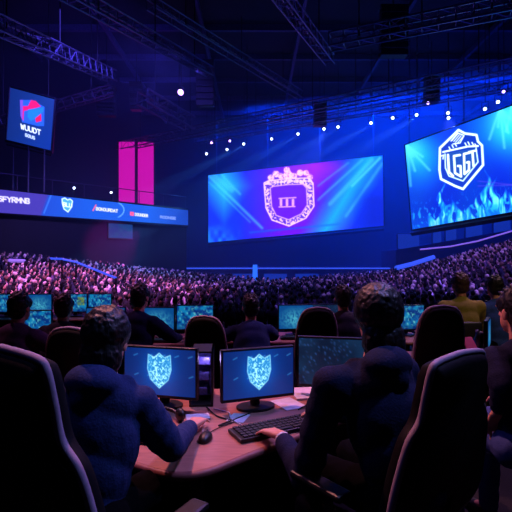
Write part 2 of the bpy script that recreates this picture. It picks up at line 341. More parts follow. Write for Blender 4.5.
def art_main(X, Y, u, v):
    img = np.zeros(X.shape+(3,)); img[...] = (14, 40, 205)
    over(img, (26, 160, 240), np.clip(1.2-np.abs(X-224)/26-np.abs(Y-186)/36, 0, 1)); over(img, (96, 8, 240), np.clip(1.3-np.abs(X-297)/46, 0, 1))
    over(img, (140, 16, 225), np.clip(1.1-np.abs(X-314)/36-np.abs(Y-168)/30, 0, 1)); over(img, (24, 150, 245), np.clip(1-np.abs((X-(350+(190-Y)*.6)))/26, 0, 1))
    for a, b, wd, k in (((209, 176), (262, 228), 2.5, .6), ((209, 182), (250, 222), 1.2, .5), ((222, 175), (240, 194), 2, .5), ((214, 176), (232, 190), 5, .4), ((380, 158), (352, 186), 2, .9), ((372, 160), (330, 204), 4, .45), ((362, 160), (318, 200), 2, .5), ((382, 164), (346, 216), 3, .4), ((348, 163), (318, 186), 1.5, .5)):
        over(img, (70, 190, 250), k*stroke(X, Y, [a, b], wd, 2.5))
    n = vnoise(X*.25, Y*.25, 5); over(img, (30, 140, 225), .7*np.clip((Y-222)/14, 0, 1)*np.clip(1-(X-208)/36, 0, 1)*n*1.6)
    over(img, (10, 20, 140), .6*np.clip((X-352)/20, 0, 1)*np.clip((Y-186)/14, 0, 1))
    over(img, (20, 90, 235), .6*stroke(X, Y, [(250, 232.5), (340, 224)], 2, 1.5))
    S = [(264, 183), (268, 181), (288, 178.5), (308, 178), (313, 183), (314, 206), (306, 218), (289, 226), (272, 220), (266, 208)]
    ins = inside(X, Y, S, .8); over(img, (86, 40, 190), ins); t = vnoise(X*.9, Y*.9, 9)
    inner = [(288+(x-288)*.74, 202+(y-202)*.74) for x, y in S]; ii = inside(X, Y, inner, .8)
    over(img, (232, 190, 246), np.clip(t*3-1.1, 0, 1)*ins*(1-ii)*.95); over(img, (92, 14, 215), ii); over(img, (226, 190, 246), stroke(X, Y, S+S[:1], 1.2, .7)); over(img, (200, 150, 240), stroke(X, Y, inner+inner[:1], 1.0, .7))
    for cx, cy, r in ((271, 178, 3.4), (276, 174, 3.4), (281, 176, 3), (287, 170, 3.2), (288, 175, 4.6), (294, 176, 3), (300, 173, 3.4), (306, 173, 3), (310, 177, 3)):
        over(img, (236, 190, 238), np.clip(.5+(r-np.hypot(X-cx, Y-cy))/1.2, 0, 1)*np.clip(.25+t*1.4, 0, 1))
    over(img, (232, 196, 246), stroke(X, Y, [(267, 183.5), (288, 181), (311, 181)], 2.2, .8)*np.clip(.4+t, 0, 1))
    for x in (281, 287, 293): over(img, (208, 150, 240), stroke(X, Y, [(x, 200), (x, 205)], 2.6, .9))
    over(img, (208, 150, 240), stroke(X, Y, [(279, 198.5), (296, 197.5)], 1.2, .8)); over(img, (208, 150, 240), stroke(X, Y, [(279, 207), (295, 206.5)], 1.2, .8))
    return img
def art_hanging(X, Y, u, v):
    img = np.zeros(X.shape+(3,)); img[...] = (14, 46, 128); over(img, (10, 28, 92), .6*np.clip(1-u*1.3, 0, 1)); over(img, (8, 40, 150), .5*np.clip(u+v-1, 0, 1))
    hexa = [(20, 100), (32.5, 100), (44.5, 107), (44, 126), (38, 126), (22, 122)]
    over(img, (34, 84, 230), inside(X, Y, hexa, .8))
    over(img, (206, 24, 110), inside(X, Y, [(31, 100), (36, 101), (41, 106.5), (33, 109), (24, 111), (23.5, 121), (21.5, 118), (22, 106), (28, 106)], .8))
    over(img, (110, 70, 220), inside(X, Y, [(20, 100), (23, 100), (22.5, 120), (20.5, 116)], .8)); over(img, (206, 24, 90), inside(X, Y, [(35, 118), (41, 111), (41.5, 121), (36, 122.5)], .8))
    over(img, (26, 110, 250), inside(X, Y, [(28, 109.5), (44, 107), (43, 112), (33, 120), (31, 121), (27.5, 117)], .8))
    write(img, X, Y, 'WUUDT', 20.5, 128.5, 41, 135, 4.6, 1.15, (215, 226, 250), .6); write(img, X, Y, 'SOUS', 25, 136, 35, 139.5, 2.6, .9, (190, 205, 245), .6)
    return img
def art_ribbon(X, Y, u, v):
    img = np.zeros(X.shape+(3,)); img[...] = (24, 66, 180); over(img, (58, 48, 150), np.clip((48-X-(Y-200)*.35)/3, 0, 1)); over(img, (18, 84, 200), .6*np.clip((X-50)/40, 0, 1))
    over(img, (16, 40, 130), .7*np.clip((X-150)/40, 0, 1)); over(img, (60, 120, 230), .8*stroke(X, Y, [(52, 193), (44, 213)], 1, 1.))
    write(img, X, Y, '5FYRMNB', -2, 201, 30, 203.5, 4.6, 1.3, (206, 200, 240), .6)
    C = [(62, 199), (65, 198), (67.5, 200), (70, 199), (72.5, 201), (71.5, 207), (68, 212), (64, 209), (62.5, 204)]
    over(img, (66, 150, 235), inside(X, Y, C, .8)); over(img, (205, 232, 252), stroke(X, Y, C+C[:1], 1.0, .6)); write(img, X, Y, 'BLU', 63, 206, 72, 207.5, 3.6, .9, (222, 240, 255), .6)
    over(img, (230, 90, 120), stroke(X, Y, [(93, 210.5), (96, 205)], 1.2, .8)); write(img, X, Y, 'BONOURDAT', 96, 210, 118, 212.5, 2.7, .8, (214, 214, 246), .6)
    for k in range(8): a0, a1 = -.9+k*.23, -.9+(k+1)*.23; over(img, (110, 170, 245), .8*stroke(X, Y, [(110+14*math.cos(a0), 210+9*math.sin(a0)), (110+14*math.cos(a1), 210+9*math.sin(a1))], .9, .8))
    over(img, (224, 80, 130), inside(X, Y, [(130, 211.5), (134, 212), (134, 216), (130, 215.5)], .8)); write(img, X, Y, 'DOUNDER', 135, 215.5, 148, 217, 2.4, .8, (206, 206, 240), .6)
    write(img, X, Y, 'RODNSE', 160, 218, 176, 219.5, 2.2, .7, (120, 140, 220), .6)
    return img
def art_crest(X, Y, u, v):
    img = np.zeros(X.shape+(3,)); img[...] = (10, 44, 118); over(img, (8, 90, 190), np.exp(-((u-.5)**2/.05+(v-.45)**2/.12))); over(img, (6, 24, 80), .7*np.clip(np.abs(u-.5)*2.2-.35, 0, 1))
    t = vnoise(X*.85, Y*.7, 4)*.65+vnoise(X*.3, Y*.3, 14)*.35; S = [(33, 7), (41, 10), (48, 5), (55, 10), (63, 7), (64, 24), (60, 36), (48, 46), (36, 36), (32, 24)]
    i = inside(X, Y, S, 1.2); over(img, (30, 130, 205), i); over(img, (165, 238, 250), i*np.clip(t*4-1.7, 0, 1)*np.clip(1.25-np.abs(X-48)/22, 0, 1)); over(img, (170, 240, 252), stroke(X, Y, S+S[:1], 1.1, 1.2)*.75)
    over(img, (200, 235, 160), i*np.clip(vnoise(X*.7, Y*.7, 8)*5-4, 0, 1)*.8)
    for k in range(9):
        x = (k*37+11) % 92+2; y = (k*23+5) % 46+4
        over(img, (70, 170, 235), .6*stroke(X, Y, [(x, y), (x+5, y-2)], 1, 1.3))
    return img
def art_game(X, Y, u, v):
    img = np.zeros(X.shape+(3,)); img[...] = (8, 60, 150); t = vnoise(X*.12, Y*.16, 11); over(img, (20, 150, 220), np.clip(t*2.4-.8, 0, 1)); over(img, (120, 225, 240), np.clip(vnoise(X*.25, Y*.3, 2)*4-2.7, 0, 1))
    over(img, (6, 30, 100), .7*np.clip(v*3-2.2, 0, 1)); over(img, (60, 180, 150), .7*np.clip(vnoise(X*.3, Y*.4, 21)*5-4, 0, 1))
    return img
def art_mixed(X, Y, u, v):
    img = art_game(X, Y, u, v); over(img, (170, 190, 60), inside(X, Y, [(62, 8), (88, 8), (88, 34), (62, 34)], 3)*vnoise(X*.3, Y*.3, 5)); return img
def art_dim(X, Y, u, v):
    img = np.zeros(X.shape+(3,)); img[...] = (16, 34, 66); over(img, (24, 56, 96), np.clip(vnoise(X*.06, Y*.06, 6)*1.6-.3, 0, 1)); over(img, (60, 110, 190), .8*np.clip(vnoise(X*.5, Y*.5, 7)*8-7, 0, 1)); return img
def art_cyan(X, Y, u, v):
    img = np.zeros(X.shape+(3,)); img[...] = (14, 90, 170); over(img, (90, 210, 240), np.clip(1.2-np.hypot((u-.5)*2, (v-.6)*2), 0, 1)*np.clip(vnoise(X*.3, Y*.3, 12)*1.8-.2, 0, 1)); return img

# ------------------------------------------------------------------ the hall
def room():
    b = B().box((2, 18, -.65), (64, 60, .3)); struct(b.build('floor', M['floor']))
    b = B().box((2, 18, 17.2), (64, 60, .3)); struct(b.build('ceiling', M['ceil']))
    for nm, c, s in (('wall_back', (2, 46, 8.2), (64, .3, 18)), ('wall_front', (2, -9, 8.2), (64, .3, 18)), ('wall_left', (-28, 18, 8.2), (.3, 60, 18)), ('wall_right', (32, 18, 8.2), (.3, 60, 18))):
        struct(B().box(c, s).build(nm, M['wall']))
    b = B().box((0, 1.4, -.25), (11, 13.2, .5)); o = b.build('platform', M['carpet']); struct(o)
    b = B()
    for k in range(11):                                    # roof purlins across and rafters along
        y = 4+k*4; b.box((2, y, 16.85), (60, .22, .4))
    for k in range(9): b.box((-22+k*6.2, 20, 16.55), (.2, 56, .35))
    struct(b.build('ceiling_beams', M['roofsteel']))
room()
hz = B().box((2, 34.4, 8.2), (59, 22.4, 17.2))
hm = bpy.data.materials.new('stage_haze'); hm.use_nodes = True; nt = hm.node_tree; nt.nodes.clear()
ou = nt.nodes.new('ShaderNodeOutputMaterial'); vs_ = nt.nodes.new('ShaderNodeVolumeScatter'); vs_.inputs['Density'].default_value = .012; vs_.inputs['Anisotropy'].default_value = .2
vs_.inputs['Color'].default_value = (.55, .7, 1, 1); nt.links.new(vs_.outputs[0], ou.inputs['Volume'])
ho = hz.build('haze', hm); tag(ho, 'thin blue lit stage haze hanging before the big screens', 'haze', None, 'stuff')

# --- LED screens
def led_screen(name, px, ds, nx, ny, art, label, depth, rig):
    cs = [at(x, y, d) for (x, y), d in zip(px, ds)]
    n_ = (cs[1]-cs[0]).cross(cs[3]-cs[0]); eye = Vector((0, 0, EYE)); ray = cs[2]-eye; cs[2] = eye+ray*(n_.dot(cs[0]-eye)/n_.dot(ray))   # keep the screen flat
    bl, br = cs[3], cs[2]; mid = (bl+br)/2; t = thing(name, (0, 0, 0), 0, label, 'screen')
    display('display', cs, nx, ny, art, SCREEN, t); housing('housing', cs, depth, .12, M['black'], t); frame_bars('frame', cs, .035, M['black'], t); dn = (bl-cs[0]).normalized(); B().tube([bl+dn*.22+Vector((0, .1, 0)), br+dn*.22+Vector((0, .1, 0))], .2 if depth > .4 else .05, 4).build('base_rail', M['black'], t)
    for u in rig:
        p = cs[0].lerp(cs[1], u)+Vector((0, .2, 0)); B().cyl(p-Vector((0, 0, .1)), (p.x, p.y, 17.05), .035, n=6).build('hanger_cable', M['steel'], t)
    return t, cs
led_screen('led_screen', [(208, 175), (383, 155), (384, 226), (208, 243)], (40, 38.5, 38.5, 40), 350, 140, art_main, 'wide centre stage screen showing a lilac crowned crest on blue and violet', .5, (.05, .35, .65, .95))
led_screen('led_screen', [(405, 145), (548, 92), (548, 206), (412, 230)], (30, 22, 22, 30), 290, 230, art_right, 'big tilted blue screen with a white shield emblem over cyan flames', .5, (.05, .5, .95))
t, hs = led_screen('led_screen', [(10, 87), (55, 99), (51, 151), (6, 140)], (24, 24.6, 24.6, 24), 100, 100, art_hanging, 'small square blue screen on thin poles with a red and blue emblem', .3, ())
for px in (12, 27.5, 43.5):
    p = at(px, 141+px*.23, 24.2); B().cyl((p.x, p.y+.1, 5.58), (p.x, p.y+.1, p.z+.1), .045, n=8).build('pole', M['steel'], t)
# --- balcony with ribbon display
uA = Vector((.7125, .7017, 0)); nA = Vector((.7017, -.7125, 0)); A0 = Vector((-14, 23.5, 0))
def bal(s, t, z): return A0+uA*s+nA*t+Vector((0, 0, z))
def quadbox(b, s0, s1, t0, t1, z0, z1, fn=bal):
    b.add([fn(s0, t0, z0), fn(s1, t0, z0), fn(s1, t1, z0), fn(s0, t1, z0), fn(s0, t0, z1), fn(s1, t0, z1), fn(s1, t1, z1), fn(s0, t1, z1)],
          [(3, 2, 1, 0), (4, 5, 6, 7), (0, 1, 5, 4), (1, 2, 6, 5), (2, 3, 7, 6), (3, 0, 4, 7)])
b = B(); quadbox(b, -9, 12.5, -7, -.06, 4.2, 4.55); quadbox(b, -9, 12.5, -.22, -.04, 4.3, 5.6); bo = b.build('balcony', M['wall']); struct(bo)
b = B(); quadbox(b, -9, 12.5, -7.3, -7, -.5, 17.0); struct(b.build('wall_balcony', M['wall']))
b = B(); quadbox(b, -9, 12.5, -.5, -.2, -.5, 4.2); struct(b.build('wall_concourse', pm('concourse_wall', (5, 6, 15), (8, 8, 19), 3, .9)))
t = thing('ribbon_display', (0, 0, 0), 0, 'long blue ribbon display along the balcony edge with sponsor lettering', 'screen')
display('display', [bal(-7, 0, 5.62), bal(12.5, 0, 5.5), bal(12.5, 0, 4.38), bal(-7, 0, 4.28)], 560, 34, art_ribbon, SCREEN, t)
b = B(); quadbox(b, -7, 12.5, -.04, -.015, 4.25, 5.64); b.build('housing', M['black'], t)
t = thing('guard_rail', (0, 0, 0), 0, 'thin metal guard rail above the ribbon display on the balcony', 'railing')
B().tube([bal(-9, -.13, 6.5), bal(12.4, -.13, 6.5)], .03, 6).build('handrail', M['steel'], t)
for k in range(12): B().cyl(bal(-8.6+k*1.9, -.13, 5.58), bal(-8.6+k*1.9, -.13, 6.5), .025, n=6).build('post', M['steel'], t)
# upper pillar lights
for i, (x0, x1, d, lab) in enumerate(((119, 134.5, 35.5, 'magenta lit wall panel over the balcony, the brighter left one of the pair'), (138, 153.5, 36, 'magenta lit wall panel over the balcony, right one of the pair'))):
    a = at(x0, 142, d); c = at(x1, 142, d); zb = 4.56
    t = thing('magenta_wall_light', ((a.x+c.x)/2, d, zb), 0, lab, 'light panel', 'magenta panels over the balcony')
    wd = c.x-a.x; H = a.z-zb
    B().box((0, 0, H/2), (wd, .12, H), bev=.02).build('diffuser', M['magenta'], t); B().box((0, .14, H/2), (wd+.16, .16, H)).build('housing', M['black'], t)
t = thing('wall_screen', (0, 0, 0), 0, 'small dim blue screen under the balcony beyond the left crowd', 'screen')
q = [bal(6.3, -.12, 4.15), bal(8.0, -.12, 4.15), bal(8.0, -.12, 3.2), bal(6.3, -.12, 3.2)]
display('display', q, 30, 20, lambda X, Y, u, v: np.stack([20+0*u, 70+30*vnoise(u*6, v*4, 3), 170+0*u], -1), screen_mat('dim_display', .5), t); b = B(); quadbox(b, 6.25, 8.05, -.22, -.125, 3.15, 4.2); b.build('housing', M['black'], t)
spot((-6.5, 24, 3.2), bal(6.4, -.2, 2.6), MAG, 1500, 44)

# --- raked stands
def h_left(s, t): return -.5+max(0, (10-t))*.17*min(1, max(.25, 1.05-max(s, 0)/15))
uC = Vector((.618, -.786, 0)); nC = Vector((-.786, -.618, 0)); C0 = Vector((10.4, 31, 0))
def rgt(s, t, z): return C0+uC*s+nC*t+Vector((0, 0, z))
def h_right(s, t): return -.5+max(0, (10-t))/10*(.5+.27*max(0, min(s, 10)))
def stand(name, fn, hf, s0, s1, steps, mat):
    b = B(); ns = 12
    for k in range(steps):
        t0 = k*10/steps; t1 = (k+1)*10/steps
        for j in range(ns):
            sa = s0+(s1-s0)*j/ns; sb = s0+(s1-s0)*(j+1)/ns; z0, z1 = hf(sa, t0+.35), hf(sb, t0+.35)
            b.add([fn(sa, t0, -.5), fn(sb, t0, -.5), fn(sb, t1, -.5), fn(sa, t1, -.5), fn(sa, t0, z0), fn(sb, t0, z1), fn(sb, t1, z1), fn(sa, t1, z0)],
                  [(4, 5, 6, 7), (0, 1, 5, 4), (1, 2, 6, 5), (2, 3, 7, 6), (3, 0, 4, 7)])
    struct(b.build(name, mat))
stand('floor_left_stand', bal, h_left, -9, 13, 19, M['floor']); stand('floor_right_stand', rgt, h_right, -3, 14, 19, M['floor'])
# aisle light rails in the left stand, deck light on the right
t = thing('light_rail', (0, 0, 0), 0, 'blue lit stair rail running down through the left crowd', 'rail')
pts = [at(50, 258.5, 18.2), at(62, 259, 18.6), at(76, 262, 18.6), at(96, 270, 18), at(116, 278, 17)]
B().tube(pts, .045, 8).build('light_strip', M['ledblue'], t)
for p in pts: B().cyl((p.x, p.y, -.45), (p.x, p.y, p.z), .04, n=6).build('post', M['black'], t)
t = thing('light_rail', (0, 0, 0), 0, 'short lilac lit rail at the far left of the crowd', 'rail')
pts = [at(9, 260.5, 18), at(25, 261, 18)]; B().tube(pts, .07, 8).build('light_strip', M['ledpurple'], t)
for p in pts: B().cyl((p.x, p.y, -.45), (p.x, p.y, p.z), .04, n=6).build('post', M['black'], t)
# --- stage
t = thing('stage', (0, 0, 0), 0, 'dark stage deck below the centre screen with blue lit front edge', 'stage')
B().box((3, 38.5, .35), (22, 6, 1.7)).build('deck', M['fascia'], t); B().box((3, 35.46, 1.1), (22, .06, .12)).build('light_strip', M['ledblue'], t)
for k in range(8): B().box((-6.2+k*2.6, 35.46, .3), (1.9, .05, .7)).build('front_panel', M['stageblue'], t)
t = thing('stage', (0, 0, 0), 0, 'right hand stage platform under the tilted screen with lilac edge light', 'stage')
B().tube([at(420, 249.5, 33), at(450, 246.5, 32.4), at(478, 241, 31.8), at(512, 231, 31), at(540, 224, 30.6)], .055, 8).build('light_strip', M['ledpurple'], t)
b = B(); p0 = at(396, 250, 34); p1 = at(545, 224, 31.4)
b.add([(p0.x, p0.y, -.5), (p1.x, p1.y, -.5), (p1.x+1, p1.y+4, -.5), (p0.x, p0.y+4, -.5), p0, p1, p1+Vector((1, 4, 0)), p0+Vector((0, 4, 0))], [(3, 2, 1, 0), (4, 5, 6, 7), (0, 1, 5, 4), (1, 2, 6, 5), (2, 3, 7, 6), (3, 0, 4, 7)]); b.build('deck', M['fascia'], t)
for i, (x0, x1, y0, y1, lab) in enumerate(((398, 419, 234, 246, 'low dim blue light panel at the left end of the right hand stage'), (433, 441, 222, 250, 'narrow bright blue upright panel on the right hand stage'), (446, 456, 224, 248, 'blue upright panel just right of the narrow bright one on stage'), (466, 482, 221, 244, 'broad blue upright panel in the middle of the right hand stage'), (494, 510, 216, 238, 'blue upright panel at the outer end of the right hand stage'))):
    d = 34.3-.018*(x0-400); a = at(x0, y0, d); c = at(x1, y1, d); zb = p0.z+(p1.z-p0.z)*((a.x+c.x)/2-p0.x)/(p1.x-p0.x)
    t = thing('stage_light', ((a.x+c.x)/2, d, zb-.05), 0, lab, 'light panel', 'upright light panels on the right hand stage')
    B().box((0, 0, (a.z-zb)/2), (c.x-a.x, .1, a.z-zb+.1)).build('diffuser', M['stageblue'], t); B().box((0, .12, (a.z-zb)/2), (c.x-a.x+.1, .14, a.z-zb+.16)).build('housing', M['black'], t)
t = thing('light_column', (at(255, 297, 33).x, 34.6, -.5), 0, 'bright blue light column standing in front of the centre stage', 'light column')
B().box((0, 0, .1), (.6, .6, .2), bev=.03).build('base', M['black'], t); B().cyl((0, 0, .2), (0, 0, 1.9), .22, .18).build('tube', pm('bright_blue_tube', (30, 60, 200), None, 5, .4, emit=(40, 110, 250), emit_s=1.2), t)
t = thing('light_rail', (0, 0, 0), 0, 'bright blue light bar on the floor before the right hand stage', 'rail')
pts = [at(396, 268, 24.5), at(412, 264, 25), at(434, 257, 25.4)]; B().tube(pts, .13, 8).build('light_strip', M['ledblue'], t)
for p in pts: B().cyl((p.x, p.y, -.45), (p.x, p.y, p.z), .05, n=6).build('post', M['black'], t)

# --- trusses
def truss(p0, p1, sz, label, hang, sag=0, lace=1.0):
    p0 = Vector(p0); p1 = Vector(p1); t = thing('truss', (0, 0, 0), 0, label, 'truss', 'roof trusses'); d = (p1-p0); L = d.length; d.normalize()
    x = d.cross(Vector((0, 0, 1))).normalized(); y = x.cross(d).normalized(); cs = [x*sz/2+y*sz/2, -x*sz/2+y*sz/2, -x*sz/2-y*sz/2, x*sz/2-y*sz/2]
    for c in cs: B().tube([p0+c, p1+c], sz*.075, 6).build('chord', M['steel'], t)
    b = B(); n = max(4, int(L/(sz*lace*1.1)))
    for k in range(n):
        q0 = p0+d*(L*k/n); q1 = p0+d*(L*(k+1)/n)
        for i in range(4):
            j = (i+1) % 4; a, c = (cs[i], cs[j]) if k % 2 else (cs[j], cs[i]); b.tube([q0+a, q1+c], sz*.035, 4); b.tube([q0+cs[i], q0+cs[j]], sz*.035, 4)
    b.build('lacing', M['steel'], t)
    for k in range(hang):
        q = p0.lerp(p1, (k+.5)/hang); B().cyl(q, (q.x, q.y, 17.06), .03, n=6).build('hanger_cable', M['black'], t)
    return t
T1 = (at(118, 147, 36), at(530, 62, 23)); T2 = (at(196, 141, 39), at(530, 82, 25.5))
truss(*T1, .62, 'long aluminium truss rising across the hall in front of the screens', 6)
truss(*T2, .5, 'far aluminium truss carrying the row of white stage lamps', 6)
truss(at(142, 96, 27), at(190, 124, 31), .85, 'thick laced truss running back over the balcony towards the stage', 2)
truss(at(-30, 12, 15), at(112, 76, 26), .6, 'long truss slanting down from the upper left corner of the roof', 3)
truss(at(-20, 128, 24), at(112, 90, 26), .5, 'thin truss behind the small square screen on poles', 3)
truss(at(330, 42, 20), at(530, 2, 17), .6, 'high truss across the upper right of the roof', 3)
truss(at(150, 3, 21), at(300, 95, 33), .5, 'thin truss running back along the middle of the roof', 3)
truss(at(266, -25, 15), at(330, 60, 24), .5, 'short steep truss near the middle top of the roof', 2)
truss(at(60, -12, 15), at(210, 72, 26), .5, 'truss crossing the dark upper left roof towards the middle', 3)

# --- speaker arrays hung from the roof
def line_array(px, top, bot, d, wd, label):
    a = at(px, top, d); c = at(px, bot, d); t = thing('speaker_array', (a.x, d, c.z), 0, label, 'speakers', 'speaker arrays hung from the roof')
    H = a.z-c.z; n = 7
    for k in range(n):
        h = H/n; B().box((0, .05*(n-k)**1.5*.15, h*(k+.5)), (wd, .55, h*.93), bev=.03).build('cabinet', M['black'], t)
    B().box((0, .1, H+.04), (wd*1.05, .7, .08)).build('bumper', M['black'], t); B().cyl((0, .1, H), (0, .1, 17.06-c.z), .03, n=6).build('hanger_cable', M['black'], t); return t
line_array(205, 62, 106, 30, 1.25, 'tall black speaker array above the left end of the centre screen')
line_array(394, 8, 56, 24, 1.5, 'big black speaker array at the top right of the roof')
line_array(432, 78, 102, 30, 1.0, 'small black speaker array over the gap between the two big screens')
line_array(136, 84, 110, 30, .8, 'short black speaker array at the left truss end')
line_array(106, 88, 116, 29, 1.2, 'black speaker array hung right of the small square screen')
line_array(320, 104, 126, 34, 1.0, 'black speaker array hung above the right half of the centre screen')

# --- stage lamps
LAMPS = [(206.5, 153.8, 36, 0), (211.5, 142.8, 38, 1), (227, 149.5, 37, 0), (229.8, 141, 38, 1), (243.7, 144, 36, 0), (271.6, 139, 35, 0), (298, 134, 34, 0), (324, 129, 33, 0), (338, 127, 33, 0), (371, 123, 31, 0), (392.7, 118, 30, 0), (416.6, 115, 29.5, 0), (428, 103, 28.8, 1), (448, 113, 28.5, 0), (448.5, 118, 29.5, 0), (485, 109, 27, 0), (498, 102, 26.5, 0), (503.6, 91.7, 26, 1), (180.6, 92.3, 28, 1)]
def lamp(px, py, d, violet, label):
    p = at(px, py, d); t = thing('stage_lamp', p, 0, label, 'stage lamp', 'stage lamps along the trusses'); r = .10 if d > 26 else .09
    if px < 185: r = .19
    tgt = Vector((p.x*.55-5, 8, 0)); dv = (tgt-p).normalized(); q = dv.to_track_quat('-Z', 'Y').to_matrix()
    B().cyl(-dv*.45, -dv*.02, r*.9, r*1.25, 12).build('housing', M['black'], t); B().ell((0, 0, 0), (r, r, r*.6), q, 12, 8).build('lens', M['ledviolet' if violet else 'ledwhite'], t, smooth=True)
    b = B(); b.tube([q @ Vector((-.2, 0, .2)), q @ Vector((-.2, 0, .2))+Vector((0, 0, .4)), q @ Vector((.2, 0, .2))+Vector((0, 0, .4)), q @ Vector((.2, 0, .2))], .02, 6); b.build('yoke', M['black'], t)
    B().cyl((-dv*.2)+Vector((0, 0, .38)), (-dv.x*.2, -dv.y*.2, 17.06-p.z), .025, n=6).build('drop_rod', M['black'], t); return p
W = ['first', 'second', 'third', 'fourth', 'fifth', 'sixth', 'seventh', 'eighth', 'ninth', 'tenth', 'eleventh', 'twelfth', 'thirteenth', 'fourteenth', 'fifteenth', 'sixteenth', 'seventeenth', 'eighteenth']
for i, L in enumerate(LAMPS):
    lab = 'lone bright violet lamp hung beside the tall black speaker array' if L[0] < 185 else '%s %s stage lamp, counted from the left above the screens' % (W[i], 'violet' if L[3] else 'white')
    p = lamp(*L, lab)
    if i in (6, 9, 4, 8, 11): spot(p+Vector((0, -.3, -.2)), (p.x-13, p.y-4, 3.5), (.08, .32, 1.0), 16000, 11, .5, .1)
    if i in (7, 13, 16): spot(p+Vector((0, -.3, -.2)), (p.x-6, p.y-12, -.5), (.08, .15, 1.0), 5000, 24, .6, .1)

# ------------------------------------------------------------------ the spectators
def crowd_shape(k):
    r = np.random.RandomState(k); b = B(); n = 7; b.mi = 0
    b.ell((0, 0, .62), (.21, .14, .34), n=8, m=6)
    for s in (-1, 1):
        if k % 3 == 0: b.tube([(s*.2, .02, .83), (s*.27, .12, .62), (s*.12, .32, .66)], [.055, .05, .04], 5)
        elif k % 3 == 1: b.tube([(s*.2, .02, .83), (s*.28, .05, .6), (s*.16, .25, .5)], [.055, .05, .04], 5)
        else: b.tube([(s*.2, .02, .83), (s*.27, .1, .95), (s*.2, .2, 1.16)], [.055, .05, .04], 5)
        b.tube([(s*.1, .02, .44), (s*.12, .42, .46), (s*.12, .44, .05)], [.085, .07, .05], 5)
    b.mi = 1; b.ell((0, .02, 1.1), (.085, .1, .125), n=8, m=6); b.tube([(0, .01, .9), (0, .015, 1.02)], .05, 6)
    b.mi = 2; b.ell((0, -.012, 1.135), (.093, .105, .11), n=8, m=5)
    return b
CM = [crowd_mat('spectator_clothes', CLOTH_STOPS, 'object'), crowd_mat('spectator_skin', SKIN_STOPS, 'object'), crowd_mat('spectator_hair', HAIR_STOPS, 'object')]
CMM = [crowd_mat('crowd_clothes', CLOTH_STOPS, 'island'), crowd_mat('crowd_skin', SKIN_STOPS, 'island'), crowd_mat('crowd_hair', HAIR_STOPS, 'island')]
SHAPES = [crowd_shape(k) for k in range(6)]
SPOTS = []
def inview(p): px = 256+F*p.x/p.y; return -12 < px < 524
tt = .3
k = 0
while k < 19:
    t = k*10/19+.25; s = -8.5
    while s < 12.6:
        s += .37+random.uniform(-.03, .06); p = bal(s, t, h_left(s, t)+.0)
        if p.y > 12.4 and inview(p) and random.random() < .96: SPOTS.append((p, 'left', -1.05+random.uniform(-.4, .4)))
    s = -3
    while s < 13.5:
        s += .37+random.uniform(-.03, .06); p = rgt(s, t, h_right(s, t))
        if p.y > 12.4 and inview(p) and random.random() < .96: SPOTS.append((p, 'right', .8+random.uniform(-.4, .4)))
    k += 1
y = 12.6
while y < 34:
    x = -16
    while x < 16:
        x += .42+random.uniform(-.04, .06); p = Vector((x, y+random.uniform(-.05, .05), -.5)); dl = p-A0; dr = p-C0
        if dl.dot(nA) > 10.3 and (dr.dot(nC) > 10.3 or dr.dot(uC) < -3.3) and inview(p) and random.random() < .95: SPOTS.append((p, 'floor', random.uniform(-.4, .4)+.0))
    y += .66
def vis(p):
    px = 256+F*p.x/p.y; pen = 0
    if p[2] < -.3 and p.y > 14: pen = 6
    return p.y+pen+(0 if 0 < px < 512 else 30)
SPOTS.sort(key=lambda a: vis(a[0]))
protos = []
LAB = {'left': ('seated spectator in the raked stand below the balcony ribbon display', 'spectators in the left raked stand'), 'right': ('seated spectator in the raked stand below the tilted shield screen', 'spectators in the right raked stand'), 'floor': ('seated spectator on the flat hall floor before the stage', 'spectators on the hall floor')}
for s in SHAPES: o = s.build('spectator', CM, smooth=True); protos.append(o)
for i, (p, zone, yaw) in enumerate(SPOTS[:300]):
    o = protos[i % 6] if i < 6 else protos[i % 6].copy()
    if i >= 6: COL.objects.link(o)
    o.location = p; o.rotation_euler = (0, 0, yaw); k = random.uniform(.80, .90); o.scale = (k, k, k); tag(o, LAB[zone][0], 'person', LAB[zone][1])
for zone, nm in (('left', 'left raked stand below the balcony'), ('right', 'right raked stand below the tilted screen'), ('floor', 'flat hall floor before the stage')):
    vs = []; fs = []; ms = []; off = 0
    for i, (p, z, yaw) in enumerate(SPOTS[300:]):
        if z != zone: continue
        s = SHAPES[i % 6]; a = np.array(s.v)*random.uniform(.80, .90); c, sn = math.cos(yaw), math.sin(yaw)
        q = np.stack([a[:, 0]*c-a[:, 1]*sn+p.x, a[:, 0]*sn+a[:, 1]*c+p.y, a[:, 2]+p.z], -1); vs.append(q); fs += [tuple(j+off for j in f) for f in s.f]; ms += s.m; off += len(a)
    if not vs: continue
    me = bpy.data.meshes.new('crowd'); me.from_pydata(np.concatenate(vs).tolist(), [], fs)
    for m in CMM: me.materials.append(m)
    me.polygons.foreach_set('material_index', ms); me.shade_smooth(); o = bpy.data.objects.new('crowd', me); COL.objects.link(o)
    tag(o, 'distant mass of seated spectators in the '+nm, 'crowd', None, 'stuff')

